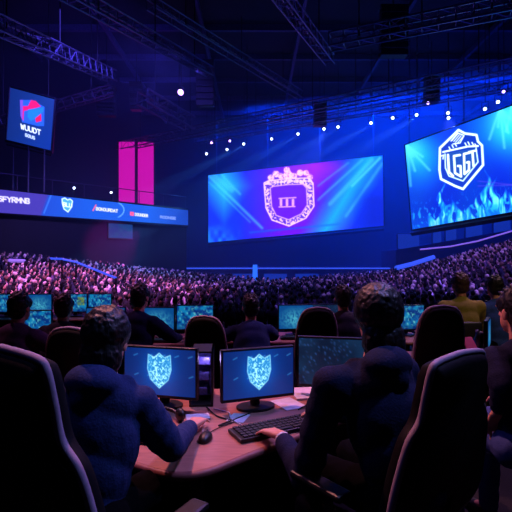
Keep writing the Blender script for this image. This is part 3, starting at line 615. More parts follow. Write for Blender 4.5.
# ------------------------------------------------------------------ desks
def desk(name, outline, label, legs, top=.74, th=.04, mod=True):
    t = thing(name, (0, 0, 0), 0, label, 'desk')
    pts = []; n = len(outline)
    for i, (x, y, r) in enumerate(outline):                # rounded corners
        P0 = Vector(outline[i-1][:2]); P1 = Vector((x, y)); P2 = Vector(outline[(i+1) % n][:2])
        if r <= 0: pts.append((x, y)); continue
        a = P1+(P0-P1).normalized()*r; c = P1+(P2-P1).normalized()*r
        for k in range(7): u = k/6; q = a*(1-u)**2+P1*2*u*(1-u)+c*u*u; pts.append((q.x, q.y))
    B().slab(pts, top-th+.001, top).build('tabletop', M['wood'], t)
    b = B(); b.tube([(x, y, top-th/2-.001) for x, y in pts], th*.52, 8, closed=True); b.build('edge_band', M['edge'], t, smooth=True)
    for lx, ly in legs: B().box((lx, ly, (top-th)/2), (.07, .07, top-th), bev=.008).build('leg', M['black'], t)
    if mod:
        ys = sum(p[1] for p in legs)/len(legs); xs = [p[0] for p in legs]
        B().box(((min(xs)+max(xs))/2, max(p[1] for p in legs)-.02, .35), (max(xs)-min(xs)-.1, .02, .695)).build('modesty_panel', M['black'], t)  # shaped down to the floor so the space under the desk stays dark
    return t
desk('gaming_desk', [(-.29, 1.76, .16), (.29, 2.28, 0), (.62, 2.55, .25), (1.25, 2.62, .1), (1.3, 3.08, .05), (-.2, 2.98, 0), (-1.42, 3.0, .05), (-1.42, 2.34, .1), (-.62, 1.95, .1)],
     'wooden gaming desk with a rounded corner between the two players in hoodies', [(-.27, 1.98), (1.15, 2.75), (1.15, 3.0), (-1.3, 2.9), (-1.3, 2.45), (-.2, 2.88)])
desk('gaming_desk', [(-3.3, 4.34, .05), (-.72, 4.62, .05), (-.75, 5.3, .05), (-3.35, 5.05, .05)], 'second desk, behind the left player, with a row of lit monitors', [(-3.2, 4.42), (-.82, 4.7), (-.84, 5.2), (-3.25, 4.95)])
desk('gaming_desk', [(-.62, 4.75, .05), (1.95, 4.75, .05), (1.95, 5.4, .05), (-.62, 5.4, .05)], 'middle desk of the second row, seen between the two main players', [(-.52, 4.83), (1.85, 4.83), (1.85, 5.3), (-.52, 5.3)])
desk('gaming_desk', [(1.45, 3.86, .05), (2.75, 3.98, .05), (2.75, 4.3, .05), (1.45, 4.24, .05)], 'cluttered pink lit desk beyond the near right gaming chair', [(1.52, 3.95), (2.68, 4.04), (2.68, 4.24), (1.52, 4.18)], mod=False)
desk('gaming_desk', [(2.05, 5.3, .05), (4.6, 5.3, .05), (4.6, 5.9, .05), (2.05, 5.9, .05)], 'far right desk in front of the player in a mustard jacket', [(2.15, 5.38), (4.5, 5.38), (4.5, 5.82), (2.15, 5.82)])
desk('gaming_desk', [(-5.2, 6.6, .05), (-.9, 6.6, .05), (-.9, 7.2, .05), (-5.2, 7.2, .05)], 'third row desk at the platform edge below the left crowd', [(-5.1, 6.68), (-1.0, 6.68), (-1.0, 7.12), (-5.1, 7.12)])

# ------------------------------------------------------------------ monitors
ART = dict(crest=art_crest, game=art_game, mixed=art_mixed, dim=art_dim, cyan=art_cyan); MESH = {}
def monitor(loc, yaw, art, label, w=.46, h=.275, bottom=.085):
    t = thing('monitor', loc, yaw, label, 'monitor', 'desk monitors'); z0 = bottom; z1 = bottom+h
    cs = [(-w/2, -.012, z1), (w/2, -.012, z1), (w/2, -.012, z0), (-w/2, -.012, z0)]
    if art == 'crest': nx, ny = 150, 84
    else: nx, ny = 48, 27
    display('display', cs, nx, ny, ART[art], MONITOR if art == 'crest' else MONITOR2, t, local=(96, 54))
    B().box((0, .008, (z0+z1)/2-.004), (w+.022, .036, h+.032), bev=.006).build('housing', M['black'], t)
    b = B(); b.tube([(0, .05, z0+h*.5), (0, .075, z0+h*.3), (0, .06, .02)], [.03, .035, .03], 10); b.build('stand_neck', M['black'], t, smooth=True)
    b = B(); b.slab([(.12*math.cos(a)*(1.0), .05+.085*math.sin(a)) for a in [k*math.pi/10 for k in range(20)]], 0, .014); b.build('stand_base', M['black'], t)
    return t
DZ = .741
monitor((-.575, 2.58, DZ), math.radians(-14), 'crest', 'monitor with a glowing crest, in front of the left player in a navy hoodie', w=.46)
monitor((.015, 2.55, DZ), math.radians(20), 'crest', 'middle monitor with a glowing crest, behind the long black keyboard', w=.44)
monitor((.52, 2.79, DZ), math.radians(-12), 'dim', 'dim dark blue monitor half hidden by the right player', w=.48, h=.30, bottom=.08)
monitor((at(34, 0, 4.68).x, 4.68, DZ), math.radians(6), 'game', 'bright blue monitor beside the dark haired player at the left edge', w=.36, h=.26)
monitor((at(106, 0, 4.85).x, 4.85, DZ), math.radians(4), 'cyan', 'pale blue monitor just above the left player\'s head', w=.42)
monitor((at(158, 0, 5.0).x, 5.0, DZ), math.radians(-5), 'cyan', 'cyan monitor right of the player with a lit forearm', w=.38, h=.26)
monitor((at(195, 0, 5.1).x, 5.1, DZ), math.radians(5), 'game', 'blue monitor behind the empty low chair of the second row', w=.42)
monitor((at(296, 0, 5.15).x, 5.15, DZ), math.radians(10), 'cyan', 'blue monitor left of the empty chair in the middle of the second row', w=.42)
monitor((at(408, 0, 5.1).x, 5.1, DZ), math.radians(12), 'game', 'blue monitor seen past the right player\'s head', w=.40)
monitor((at(330, 0, 5.2).x, 5.2, DZ), math.radians(0), 'dim', 'dim monitor in front of the player behind the dark empty chair', w=.42)
monitor((at(74, 0, 6.9).x, 6.9, DZ), math.radians(4), 'mixed', 'third row monitor with a blue and yellow picture below the left crowd', w=.40)
monitor((at(40, 0, 6.85).x, 6.85, DZ), math.radians(3), 'cyan', 'pale cyan third row monitor above the bright blue one', w=.36)
monitor((at(4, 0, 6.85).x, 6.85, DZ), math.radians(0), 'game', 'third row blue monitor cut by the left edge of the view', w=.36)
monitor((at(100, 0, 6.9).x, 6.9, DZ), math.radians(0), 'game', 'third row monitor nearest the middle of the hall', w=.36)
monitor((at(487, 0, 4.12).x, 4.1, DZ), math.radians(58), 'cyan', 'narrow looking cyan monitor turned sideways on the cluttered desk', w=.34, h=.24)
monitor((at(455, 0, 5.6).x, 5.6, DZ), math.radians(0), 'dim', 'dim monitor hidden behind the player in a mustard jacket', w=.42)
monitor((at(503, 0, 5.6).x, 5.6, DZ), math.radians(-6), 'dim', 'dim monitor behind the player at the far right desk', w=.42)

# ------------------------------------------------------------------ chairs
def smooth_outline(half, n=6):
    """half outline (x, z) from bottom centre up to the top centre, mirrored and rounded"""
    pts = [Vector((x, 0, z)) for x, z in half]; out = []
    for i in range(len(pts)-1):
        p0 = pts[max(0, i-1)]; p1 = pts[i]; p2 = pts[i+1]; p3 = pts[min(len(pts)-1, i+2)]
        for k in range(n):
            t = k/n; q = .5*((2*p1)+(p2-p0)*t+(2*p0-5*p1+4*p2-p3)*t*t+(3*p1-p0-3*p2+p3)*t**3); out.append((max(q.x, .001), q.z))
    out.append((0, half[-1][1]))
    return [(x, z) for x, z in out]+[(-x, z) for x, z in out[-2:0:-1]]
def chair_parts(t, half, seat=.56, piping='piping', lean=.10, thick=.09, base=True):
    o = smooth_outline(half); z0 = half[0][1]; zt = half[-1][1]
    back = lambda z: -.25-(z-z0)/(zt-z0)*lean
    def shell(sx, sz, y0, y1, name, mat, parent, n=5):
        c = (z0+zt)/2; ol = [(x*sx, c+(z-c)*sz) for x, z in o]; b = B(); m = len(ol); rings = []
        for k in range(n):                                 # pillowed slab: inset rings front and back
            a = math.pi*k/(n-1); ins = 1-.10*(1-math.sin(a))
            rings += [((x*ins), back(z)+(y0+y1)/2-(y1-y0)/2*math.cos(a), c+(z-c)*ins) for x, z in ol]
        fs = [(k*m+i, k*m+(i+1) % m, (k+1)*m+(i+1) % m, (k+1)*m+i) for k in range(n-1) for i in range(m)]
        b.add(rings, fs+[tuple(range(m-1, -1, -1)), tuple((n-1)*m+i for i in range(m))]); return b.build(name, mat, parent, smooth=True)
    bk = shell(1, 1, -thick/2, thick/2, 'backrest', M['leather'], t)
    b = B(); b.tube([(x*1.0, back(z)-thick*.16, z) for x, z in o], .0135, 8, closed=True); b.build('piping', M[piping], bk, smooth=True)
    b = B(); b.box((0, back(zt-.12)+thick*.62, zt-.13), (.24, .05, .13), bev=.024); b.build('head_pillow', M['leather'], bk, smooth=True)
    b = B(); b.box((0, 0, seat-.05), (.50, .52, .11), bev=.045); b.box((-.25, 0, seat-.02), (.08, .48, .12), bev=.035); b.box((.25, 0, seat-.02), (.08, .48, .12), bev=.035); b.build('seat', M['leather'], t, smooth=True)
    B().box((0, -.235, (seat+z0)/2), (.30, .05, abs(z0-seat)+.22)).build('back_bracket', M['black'], t)
    for s in (-1, 1):
        b = B(); b.tube([(s*.24, -.02, seat-.08), (s*.33, -.02, seat-.07), (s*.335, -.02, seat+.17)], .018, 8); b.box((s*.335, .03, seat+.185), (.08, .27, .03), bev=.012); b.build('armrest', M['black'], t)
    if base:
        B().cyl((0, 0, .12), (0, 0, seat-.1), .028, n=12).build('gas_lift', M['black'], t)
        for k in range(5):
            a = 2*math.pi*k/5+.3; e = Vector((math.cos(a)*.31, math.sin(a)*.31, .075)); g = B().tube([(0, 0, .13), e], [.034, .022], 8).build('leg', M['black'], t)
            B().cyl(e+Vector((-math.sin(a)*.022, math.cos(a)*.022, -.04)), e+Vector((math.sin(a)*.022, -math.cos(a)*.022, -.04)), .034, n=12).build('caster', M['rubber'], g)
    return t
HALF_BIG = [(0, .60), (.20, .60), (.345, .66), (.355, .80), (.33, .95), (.295, 1.06), (.235, 1.13), (.22, 1.24), (.205, 1.325), (.165, 1.352), (0, 1.365)]
HALF_ROUND = [(0, .60), (.18, .60), (.24, .70), (.25, .90), (.235, 1.08), (.20, 1.20), (.13, 1.27), (0, 1.29)]
def chair(loc, yaw, half, label, lean=.1, seat=.56, sc=1.):
    t = thing('gaming_chair', loc, yaw, label, 'chair', 'black gaming chairs'); chair_parts(t, half, seat, lean=lean); t.scale = (sc,)*3; return t
def fwd(yaw): return Vector((-math.sin(yaw), math.cos(yaw), 0))
YL = math.radians(-30); YR = math.radians(38)
cl = chair(Vector((-.735, 1.30, 0))+fwd(YL)*.33, YL, HALF_BIG, 'near left black racing chair with grey piping, cut by the photo edge')
cr = chair(Vector((.735, 1.62, 0))+fwd(YR)*.33, YR, [(x*.92, .60+(z-.60)*.89) for x, z in HALF_BIG], 'near right black racing chair with grey piping, behind the right player')
cb = chair((at(430, 0, 3.35).x, 3.58, 0), math.radians(6), [(x*.78, z) for x, z in HALF_ROUND], 'round backed empty black chair right of the right player\'s head')
dup(cb, (at(214, 0, 3.9).x, 4.15, -.15), math.radians(-12), 'empty low black chair in front of the blue second row monitor', 'black gaming chairs')
dup(cb, (at(312, 0, 4.05).x, 4.3, -.09), math.radians(6), 'dark empty chair in the middle of the second row', 'black gaming chairs')
dup(cb, (at(80, 0, 3.0).x, 3.3, -.12), math.radians(-8), 'empty black chair directly behind the left player\'s head', 'black gaming chairs')

# ------------------------------------------------------------------ people
def hand(b, wrist, d, nrm, side, curl=.35, k=1.0, spread=.10):
    """palm, five fingers and a thumb; d points along the palm, nrm out of its back, side +1 for a right hand"""
    d = Vector(d).normalized(); nrm = Vector(nrm); nrm = (nrm-d*nrm.dot(d)).normalized(); x = d.cross(nrm).normalized()*side   # x: towards the little finger
    w = Vector(wrist); x = x if True else x
    for i, (ox, L, r) in enumerate(((-.030, .080, .0092), (-.010, .088, .0095), (.010, .081, .0090), (.028, .064, .0080))):
        kn = w+d*(.088-.004*abs(i-1))*k+x*ox*k+nrm*.006; b.cap(w+d*.012+x*ox*.55*k, kn, .017*k, .0125*k, 10)
        fd = (d+x*(ox/.03)*spread).normalized(); p = kn; a = curl*.5; rr = r*k
        for L1 in (.46, .31, .23):
            dd = (fd*math.cos(a)-nrm*math.sin(a)).normalized(); q = p+dd*L*L1*k; b.cap(p, q, rr, rr*.9, 8); p = q; rr *= .9; a += curl
    td = (d*.55-x*.72-nrm*.25).normalized(); p = w+d*.022*k-x*.022*k; q = p+td*.042*k; b.cap(p, q, .015*k, .0125*k, 10)
    t2 = (d*.85-x*.35-nrm*.25).normalized(); q2 = q+t2*.032*k; b.cap(q, q2, .0115*k, .0105*k, 8); b.cap(q2, q2+(t2+d*.3).normalized()*.024*k, .0102*k, .009*k, 8)
def person(label, J, up, skin='skin', hair='hair', top='navy', legs='trouser', voxel=.008, hood=False, curl=(.35, .35), hnrm=(None, None), hdir=(None, None), cuff=None, group=None, hairy=1.0, phones=False):
    """J: joints in world space. One continuous body; hair and clothes are its children."""
    base = Vector((J['pelvis'].x, J['pelvis'].y, 0)); root = thing('person', base, 0, label, 'person', group)
    P = {k: Vector(v)-base for k, v in J.items()}
    f = J['facing']; f = Vector((f[0], f[1], 0)).normalized(); hf = Vector(J.get('look', f)).normalized(); r = Vector((f.y, -f.x, 0)); P.pop('facing', None); P.pop('look', None)
    hr = Vector((hf.y, -hf.x, 0)).normalized(); hu = hr.cross(hf).normalized(); HR = Matrix((hr, hf, hu)).transposed(); TR = Matrix((r, f, Vector((0, 0, 1)))).transposed()
    H = P['head']; nb = P['neck']; pel = P['pelvis']; ch = pel.lerp(nb, .62)
    b = B()
    h = lambda x, y, z: H+HR @ Vector((x, y, z))
    b.ell(h(0, -.008, .03), (.076, .096, .092), HR, 20, 14); b.ell(h(0, .028, -.045), (.058, .062, .075), HR, 16, 12); b.ell(h(0, .05, .03), (.058, .045, .05), HR); b.ell(h(0, .055, -.095), (.026, .028, .022), HR)
    b.cap(h(0, .088, .02), h(0, .108, -.018), .010, .015, 8); b.ell(h(-.014, .097, -.024), .010, n=8, m=6); b.ell(h(.014, .097, -.024), .010, n=8, m=6)
    b.cap(h(-.02, .082, -.055), h(.02, .082, -.055), .008, n=8); b.cap(h(-.018, .08, -.067), h(.018, .08, -.067), .008, n=8); b.cap(h(-.05, .078, .032), h(.05, .078, .032), .012, n=8)
    for s in (-1, 1): b.ell(h(s*.079, -.004, -.008), (.010, .022, .033), HR, 10, 8)
    b.cap(nb-Vector((0, 0, .04)), H+HR @ Vector((0, -.02, -.06)), .060, .054, 14)
    b.cap(pel, ch, .12, .125, 14); b.cap(ch-r*.06, nb-r*.05-Vector((0, 0, .08)), .10, .075, 12); b.cap(ch+r*.06, nb+r*.05-Vector((0, 0, .08)), .10, .075, 12)
    arms = []
    for i, s in enumerate(('l', 'r')):
        sh, el, wr = P['sh_'+s], P['el_'+s], P['wr_'+s]; b.cap(nb-Vector((0, 0, .05)), sh, .055, .056, 10); b.cap(sh, el, .050, .040, 12); b.cap(el, wr, .040, .027, 12)
        d = Vector(hdir[i]) if hdir[i] else (wr-el); nr = Vector(hnrm[i]) if hnrm[i] else Vector((0, 0, 1)); hand(b, wr, d, nr, 1 if s == 'r' else -1, curl[i], 1.08)
        b.cap(P['hip_'+s], P['kn_'+s], .078, .055, 12); b.cap(P['kn_'+s], P['an_'+s], .052, .038, 12); b.cap(P['an_'+s], P['an_'+s]+f*.12-Vector((0, 0, .05)), .036, .03, 10)
    b.cap(P['hip_l'], P['hip_r'], .10, n=12)
    body = frozen(b, 'body', M[skin], root, min(voxel, .007), 2)
    for s in (-1, 1):
        e = B().ell(h(s*.031, .082, .012), .0125, n=10, m=8).build('eye', M['eye'], root, smooth=True); B().ell(h(s*.031, .0915, .012), (.0055, .004, .0055), HR, 8, 6).build('iris', M['hair'], e)
    b = B(); b.ell(h(0, -.016, .045), (.089*hairy, .103, .098*hairy), HR, 24, 16); b.ell(h(0, -.045, -.012-.35*(hairy-1)), (.080*hairy, .066, .085*(1+1.6*(hairy-1))), HR, 20, 14)
    for s in (-1, 1): b.ell(h(s*.066, .022, .045), (.022, .045, .045), HR, 10, 8)
    for k in range(16):
        a = k*2.4; q = .25+.9*(k/16); v = Vector((math.sin(q)*math.cos(a)*.085, math.sin(q)*math.sin(a)*.09-.018, math.cos(q)*.092+.05)); b.cap(h(*v), h(*(v*1.06+Vector((0, .02, .004)))), .018, .008, 6)
    frozen(b, 'hair', M[hair], root, .006, 1, (.010, .02))
    # upper garment
    b = B(); g = .016
    hem = pel+Vector((0, 0, .0)); b.ell(hem+Vector((0, 0, .02)), (.178, .132, .13), TR, 20, 12)
    b.ell(ch+Vector((0, 0, -.03)), (.19, .135, .20), TR, 20, 12); b.ell(pel.lerp(ch, .5), (.178, .135, .18), TR, 20, 12); b.ell(nb.lerp(ch, .4), (.175, .115, .13), TR, 20, 12)
    for s in ('l', 'r'):
        sh, el, wr = P['sh_'+s], P['el_'+s], P['wr_'+s]; b.cap(nb-Vector((0, 0, .045)), sh, .068, .078, 12); b.cap(sh, el, .077, .060, 14); b.cap(el, wr-(wr-el).normalized()*.05, .060, .046, 14); b.cap(sh, ch-Vector((0, 0, .02)), .075, .08, 10)
        q = wr-(wr-el).normalized()*.08; b.cap(q, wr-(wr-el).normalized()*.05, .045, .042, 12)
        for u in (.25, .5, .75): c = sh.lerp(el, u); b.ell(c, (.07-.012*u+.012,)*3, n=10, m=8)
        b.ell(el.lerp(wr, .3), .058, n=10, m=8); b.ell(el.lerp(wr, .62), .053, n=10, m=8)
    if hood: b.ell(nb+Vector((0, 0, .025))-f*.065, (.125, .085, .07), TR, 20, 12); b.cap(nb+r*.09+f*.02, nb-f*.10+Vector((0, 0, -.03)), .045, .06, 10); b.cap(nb-r*.09+f*.02, nb-f*.10+Vector((0, 0, -.03)), .045, .06, 10)
    else: b.cap(nb-Vector((0, 0, .02)), nb+Vector((0, 0, .018)), .075, .066, 16)
    frozen(b, 'hoodie' if hood else 'jacket', M[top], root, max(voxel, .008), 10, (.010, .12))
    if cuff:
        s, m = cuff; wr, el = P['wr_'+s], P['el_'+s]; d = (wr-el).normalized(); B().tube([wr-d*.03, wr-d*.012], .034, 16).build('wristband', M[m], root, smooth=True)
    b = B()
    for s in ('l', 'r'): b.cap(P['hip_'+s], P['kn_'+s], .098, .074, 12); b.cap(P['kn_'+s], P['an_'+s]+Vector((0, 0, .02)), .070, .056, 12)
    b.cap(P['hip_l'], P['hip_r'], .118, n=12); frozen(b, 'trousers', M[legs], root, .012, 2, (.012, .06))
    for s in ('l', 'r'):
        a = P['an_'+s]; b = B(); b.cap(a-f*.045-Vector((0, 0, .045)), a+f*.15-Vector((0, 0, .055)), .045, .04, 12); b.cap(a, a-Vector((0, 0, .03)), .048, .048, 10)
        frozen(b, 'shoe', M['shoe'], root, .01, 1)
    return root
def pose(x, y, yaw, seat=.56, lean=.10, head=None, nz=.50, hands=.78, reach=.34, wide=.17, hx=(.0, .0), look=0.):
    f = fwd(yaw); r = Vector((f.y, -f.x, 0)); up = Vector((0, 0, 1)); pel = Vector((x, y, seat+.11)); nb = pel+up*nz+f*lean; J = dict(facing=f, pelvis=pel, neck=nb)
    J['head'] = nb+up*.185+f*.045 if head is None else Vector(head)
    if look: J['look'] = fwd(yaw+look)
    for s, q in (('l', -1), ('r', 1)):
        J['sh_'+s] = nb+r*q*wide-up*.055; J['wr_'+s] = Vector((nb.x, nb.y, hands))+f*reach+r*(q*.17+hx[0 if q < 0 else 1]); m = (J['sh_'+s]+J['wr_'+s])/2; J['el_'+s] = Vector((m.x, m.y, 0))+r*q*.09-f*.06+up*(hands+.05)
        J['hip_'+s] = pel+r*q*.09-up*.01; J['kn_'+s] = pel+r*q*.12+f*.40-up*.02; J['an_'+s] = Vector((J['kn_'+s].x, J['kn_'+s].y, .085))+f*.03
    return J
# the two main players
J = pose(.60, 1.69, math.radians(36), .60, .06, nz=.53, wide=.185); J['head'] = at(377, 320, 1.86); J['neck'] = at(374, 366, 1.79); J['look'] = fwd(math.radians(16))+Vector((0, 0, -.10))
J['sh_l'] = at(331, 385, 1.72); J['el_l'] = at(304, 478, 1.80); J['wr_l'] = at(281, 449, 2.03); J['sh_r'] = J['neck']+Vector((.15, .10, -.05)); J['el_r'] = Vector((.72, 2.16, .84)); J['wr_r'] = Vector((.40, 2.33, .80))
J['wr_l'].z = .80
person('player in a dark navy hoodie with one hand on the long keyboard', J, 1, hair='hair', top='navy2', hood=True, voxel=.007, skin='skin', cuff=('l', 'white'), curl=(.30, .35), hdir=((-.62, .78, -.12), None), hnrm=((0.1, 0, 1), None), hairy=1.22)
J = pose(-.66, 1.62, math.radians(-22), .56, .10, nz=.46, wide=.18); J['head'] = at(107, 342, 1.80); J['neck'] = at(104, 384, 1.74); J['look'] = fwd(math.radians(-8))+Vector((0, 0, -.15))
J['sh_l'] = at(74, 398, 1.78); J['sh_r'] = at(139, 404, 1.74); J['el_r'] = at(171, 448, 1.80); J['wr_r'] = at(191, 430, 2.16); J['wr_r'].z = .795; J['el_l'] = Vector((-.86, 2.0, .86)); J['wr_l'] = Vector((-.72, 2.26, .80))
person('player in a blue navy hoodie reaching for the mouse at the rounded desk corner', J, 1, hair='hair', top='navy', hood=True, voxel=.007, skin='skin', curl=(.3, .28), hdir=(None, (.30, .95, -.06)), hnrm=(None, (0, 0, 1)), hairy=1.12)
# the second row and beyond
person('dark haired player in a plum top at the left edge beside a bright blue monitor', pose(at(8, 0, 3.62).x, 3.62, math.radians(-10), .52, .10, nz=.40, hands=.8, reach=.42), 1, top='plum', voxel=.012)
person('player in charcoal between the bright blue monitor and the empty chair', pose(at(58, 0, 4.2).x, 4.15, math.radians(0), .46, .14, nz=.40, hands=.8, reach=.3), 1, top='darkcloth', hair='brownhair', voxel=.012)
person('player in a dark jacket with forearms lit blue, behind the left player', pose(at(134, 0, 4.25).x, 4.2, math.radians(-16), .52, .10, nz=.44, hands=.8, reach=.44, hx=(0, .08)), 1, top='navy2', hair='hair', voxel=.012)
person('player in a navy jacket bent over the desk behind the middle monitor', pose(at(253, 0, 4.2).x, 4.2, math.radians(8), .46, .14, nz=.40, hands=.8, reach=.40), 1, top='navy', hair='hair', voxel=.012)
person('player with a dark head just left of the right player, in the second row', pose(at(344, 0, 4.5).x, 4.42, math.radians(0), .5, .10, nz=.44, hands=.8, reach=.36), 1, top='darkcloth', hair='hair', voxel=.012)
person('broad player in a mustard jacket seen from behind on a black chair', pose(at(461, 0, 4.86).x, 4.80, math.radians(2), .56, .04, nz=.50, hands=.8, reach=.44, wide=.2), 1, top='olive', hair='brownhair', skin='skin2', voxel=.012)
person('player in a blue shirt at the far right desk', pose(at(500, 0, 5.0).x, 5.0, math.radians(5), .54, .06, nz=.48, hands=.8, reach=.36), 1, top='bluecloth', hair='hair', voxel=.012)
J = pose(1.43, 2.25, math.radians(12), .56, .04, nz=.49, hands=.84, reach=.22); J['wr_l'] = at(497, 413, 2.22); J['el_l'] = at(503, 385, 2.14)
person('person in a dark blue jacket and jeans cut by the right photo edge', J, 1, top='navy2', hair='hair', legs='jeans', voxel=.009)
t = thing('office_chair', (at(467, 0, 4.5).x, 4.62+.08, 0), 0, 'plain black office chair carrying the player in a mustard jacket', 'chair')
b = B().box((0, -.24, .82), (.27, .04, .36), bev=.018); b.build('backrest', M['black'], t, smooth=True); B().box((0, .02, .5), (.44, .42, .07), bev=.03).build('seat', M['black'], t, smooth=True); B().box((0, -.235, .56), (.06, .03, .3)).build('back_bracket', M['black'], t); B().cyl((0, 0, .1), (0, 0, .48), .03).build('gas_lift', M['black'], t)
for k in range(5):
    a = 2*math.pi*k/5+.3; e = Vector((math.cos(a)*.28, math.sin(a)*.28, .07)); g = B().tube([(0, 0, .12), e], [.03, .02], 8).build('leg', M['black'], t); B().cyl(e+Vector((-.02, 0, -.035)), e+Vector((.02, 0, -.035)), .033, n=10).build('caster', M['rubber'], g)

# ------------------------------------------------------------------ things on the desks
def keyboard(loc, yaw, label, w=.45, d=.15):
    t = thing('keyboard', loc, yaw, label, 'keyboard', 'keyboards'); B().box((0, 0, .011), (w, d, .022), bev=.006).build('case', M['black'], t)
    b = B(); rows = 5; cols = 15
    for i in range(rows):
        for j in range(cols):
            if i == 0 and 4 <= j <= 9:
                if j == 4: b.box((-w/2+.02+(w-.04)*(7)/cols, -d/2+.02, .026), ((w-.04)/cols*5.6, .02, .01), bev=.002)
                continue
            b.box((-w/2+.02+(w-.04)*(j+.5)/cols, -d/2+.02+(d-.04)*i/(rows-1), .026), ((w-.04)/cols*.84, .021, .010), bev=.002)
    b.build('keys', pm('keycaps', (24, 24, 34), (34, 34, 48), 40, .5), t); return t
keyboard((.10, 2.25, DZ), math.radians(27), 'long black keyboard under the hand of the right player', .47, .16)
keyboard((-.62, 2.17, DZ), math.radians(-20), 'black keyboard half hidden under the left player\'s arm', .40, .14)
keyboard((at(33, 0, 4.45).x, 4.46, DZ), math.radians(4), 'keyboard before the bright blue second row monitor', .36, .13)
keyboard((at(158, 0, 4.7).x, 4.74, DZ), math.radians(-4), 'keyboard before the cyan second row monitor', .36, .13)
keyboard((at(296, 0, 4.9).x, 4.92, DZ), math.radians(2), 'keyboard on the middle desk of the second row', .36, .13)
def mouse(loc, yaw, label):
    t = thing('mouse', loc, yaw, label, 'mouse'); b = B(); b.ell((0, 0, .004), (.034, .060, .034), n=16, m=10); o = b.build('shell', M['black'], t, smooth=True)
    for v in o.data.vertices: v.co.z = max(v.co.z, 0)
    B().cyl((-.004, .035, .026), (.004, .035, .026), .010, n=12).build('wheel', M['rubber'], t)
    b = B(); b.tube([(0, .058, .008), (.02, .12, .005), (.07, .20, .005), (.06, .30, .005)], .0025, 6); b.build('cable', M['rubber'], t); return t
mouse((-.250, 2.13, DZ), math.radians(-8), 'black mouse right of the left player\'s hand')
# computer tower
t = thing('computer_tower', (at(202, 0, 2.72).x, 2.74, DZ), math.radians(4), 'small computer tower with violet lit inside between the two crest monitors', 'computer')
b = B(); wd, dp, hh = .145, .26, .335
for c, s in (((0, 0, .006), (wd, dp, .012)), ((0, 0, hh-.006), (wd, dp, .012)), ((-wd/2+.006, 0, hh/2), (.012, dp, hh)), ((wd/2-.006, 0, hh/2), (.012, dp, hh)), ((0, dp/2-.005, hh/2), (wd, .01, hh))): b.box(c, s)
b.build('case', M['black'], t)
B().box((0, .05, hh/2), (wd-.03, .02, hh-.04)).build('circuit_board', pm('case_board', (70, 62, 130), (96, 88, 160), 60, .5), t)
for k, z in enumerate((.07, .16, .26)): b = B(); b.box((.008*(k-1), -.01, z), (wd*.62, .09, .05), bev=.006); b.build('component', pm('case_parts', (84, 76, 140), (50, 46, 90), 80, .4), t)
b = B(); b.tube([(-.03, -.03, .05), (-.045, -.06, .14), (-.02, -.03, .25), (.03, -.03, .29)], .008, 8); b.build('tubing', M['black'], t)
pl = bpy.data.lights.new('case_light', 'POINT'); pl.color = (.5, .38, 1); pl.energy = .9; pl.shadow_soft_size = .02; po = bpy.data.objects.new('case_light', pl); COL.objects.link(po); po.parent = t; po.location = (.03, -.09, .28)
B().box((0, 0.0, hh-.018), (wd-.04, .18, .006)).build('light_strip', M['pcglow'], t); B().box((-wd/2+.016, -.02, hh/2), (.005, .012, hh-.06)).build('light_strip', M['pcglow'], t)
# headset, papers, cups, cables
t = thing('headset', (at(166, 0, 2.32).x, 2.34, DZ), math.radians(35), 'black headset lying in front of the left crest monitor', 'headset')
b = B(); b.tube([(.075*math.cos(a), .012+.10*math.sin(a), .03+.02*math.sin(a)) for a in [k*math.pi/12 for k in range(13)]], .011, 8); b.build('headband', M['black'], t, smooth=True)
for s in (-1, 1): b = B(); b.ell((s*.075, -.01, .036), (.024, .042, .036), n=14, m=10); b.build('ear_cup', M['black'], t, smooth=True)
B().tube([(-.075, -.04, .02), (-.05, -.09, .012), (-.01, -.11, .012)], .004, 6).build('microphone', M['black'], t)
def sheet(loc, yaw, w, d, name, label, cat, mat, h=.004):
    o = B().box((0, 0, h/2), (w, d, h), bev=.001).build(name, mat); o.location = loc; o.rotation_euler = (0, 0, yaw); return tag(o, label, cat)
sheet((.34, 2.86, DZ), .15, .20, .24, 'paper_pad', 'lilac lit paper pad between the middle and the dim monitor', 'paper', M['paper'], .012)
sheet((.20, 2.66, DZ), .5, .15, .20, 'paper_sheet', 'white paper sheet lying under the middle monitor\'s right edge', 'paper', M['paper'])
sheet((-.10, 2.42, DZ), -.3, .10, .13, 'paper_sheet', 'small paper note beside the middle monitor\'s stand', 'paper', M['paper'])
sheet((-.33, 2.44, DZ), .2, .13, .09, 'paper_sheet', 'paper note in front of the violet lit computer tower', 'paper', M['paper'])
t = thing('smartphone', (-.47, 2.20, DZ), math.radians(-50), 'dark phone lying beside the headset', 'phone'); B().box((0, 0, .005), (.07, .145, .009), bev=.004).build('case', M['black'], t); B().box((0, 0, .0100), (.063, .135, .0012)).build('glass', pm('phone_glass', (30, 30, 44), None, 20, .1), t)
def cable(pts, label, r=.004, m='rubber'):
    P_ = [Vector(p) for p in pts]; out = []
    for i in range(len(P_)-1):
        p0 = P_[max(0, i-1)]; p1 = P_[i]; p2 = P_[i+1]; p3 = P_[min(len(P_)-1, i+2)]
        for k in range(8): t_ = k/8; out.append(.5*((2*p1)+(p2-p0)*t_+(2*p0-5*p1+4*p2-p3)*t_*t_+(3*p1-p0-3*p2+p3)*t_**3))
    out.append(P_[-1]); return tag(B().tube(out, r, 6).build('cable', M[m], smooth=True), label, 'cable')
cable([(-.30, 2.6, .746), (-.22, 2.44, .746), (-.12, 2.36, .746), (-.20, 2.30, .746), (-.05, 2.47, .746), (.02, 2.62, .746)], 'thin dark cable looping before the computer tower')
cable([(.25, 2.55, .746), (.33, 2.62, .752), (.42, 2.60, .746), (.44, 2.72, .746), (.36, 2.98, .746)], 'thin dark cable curling beside the lilac paper pad')
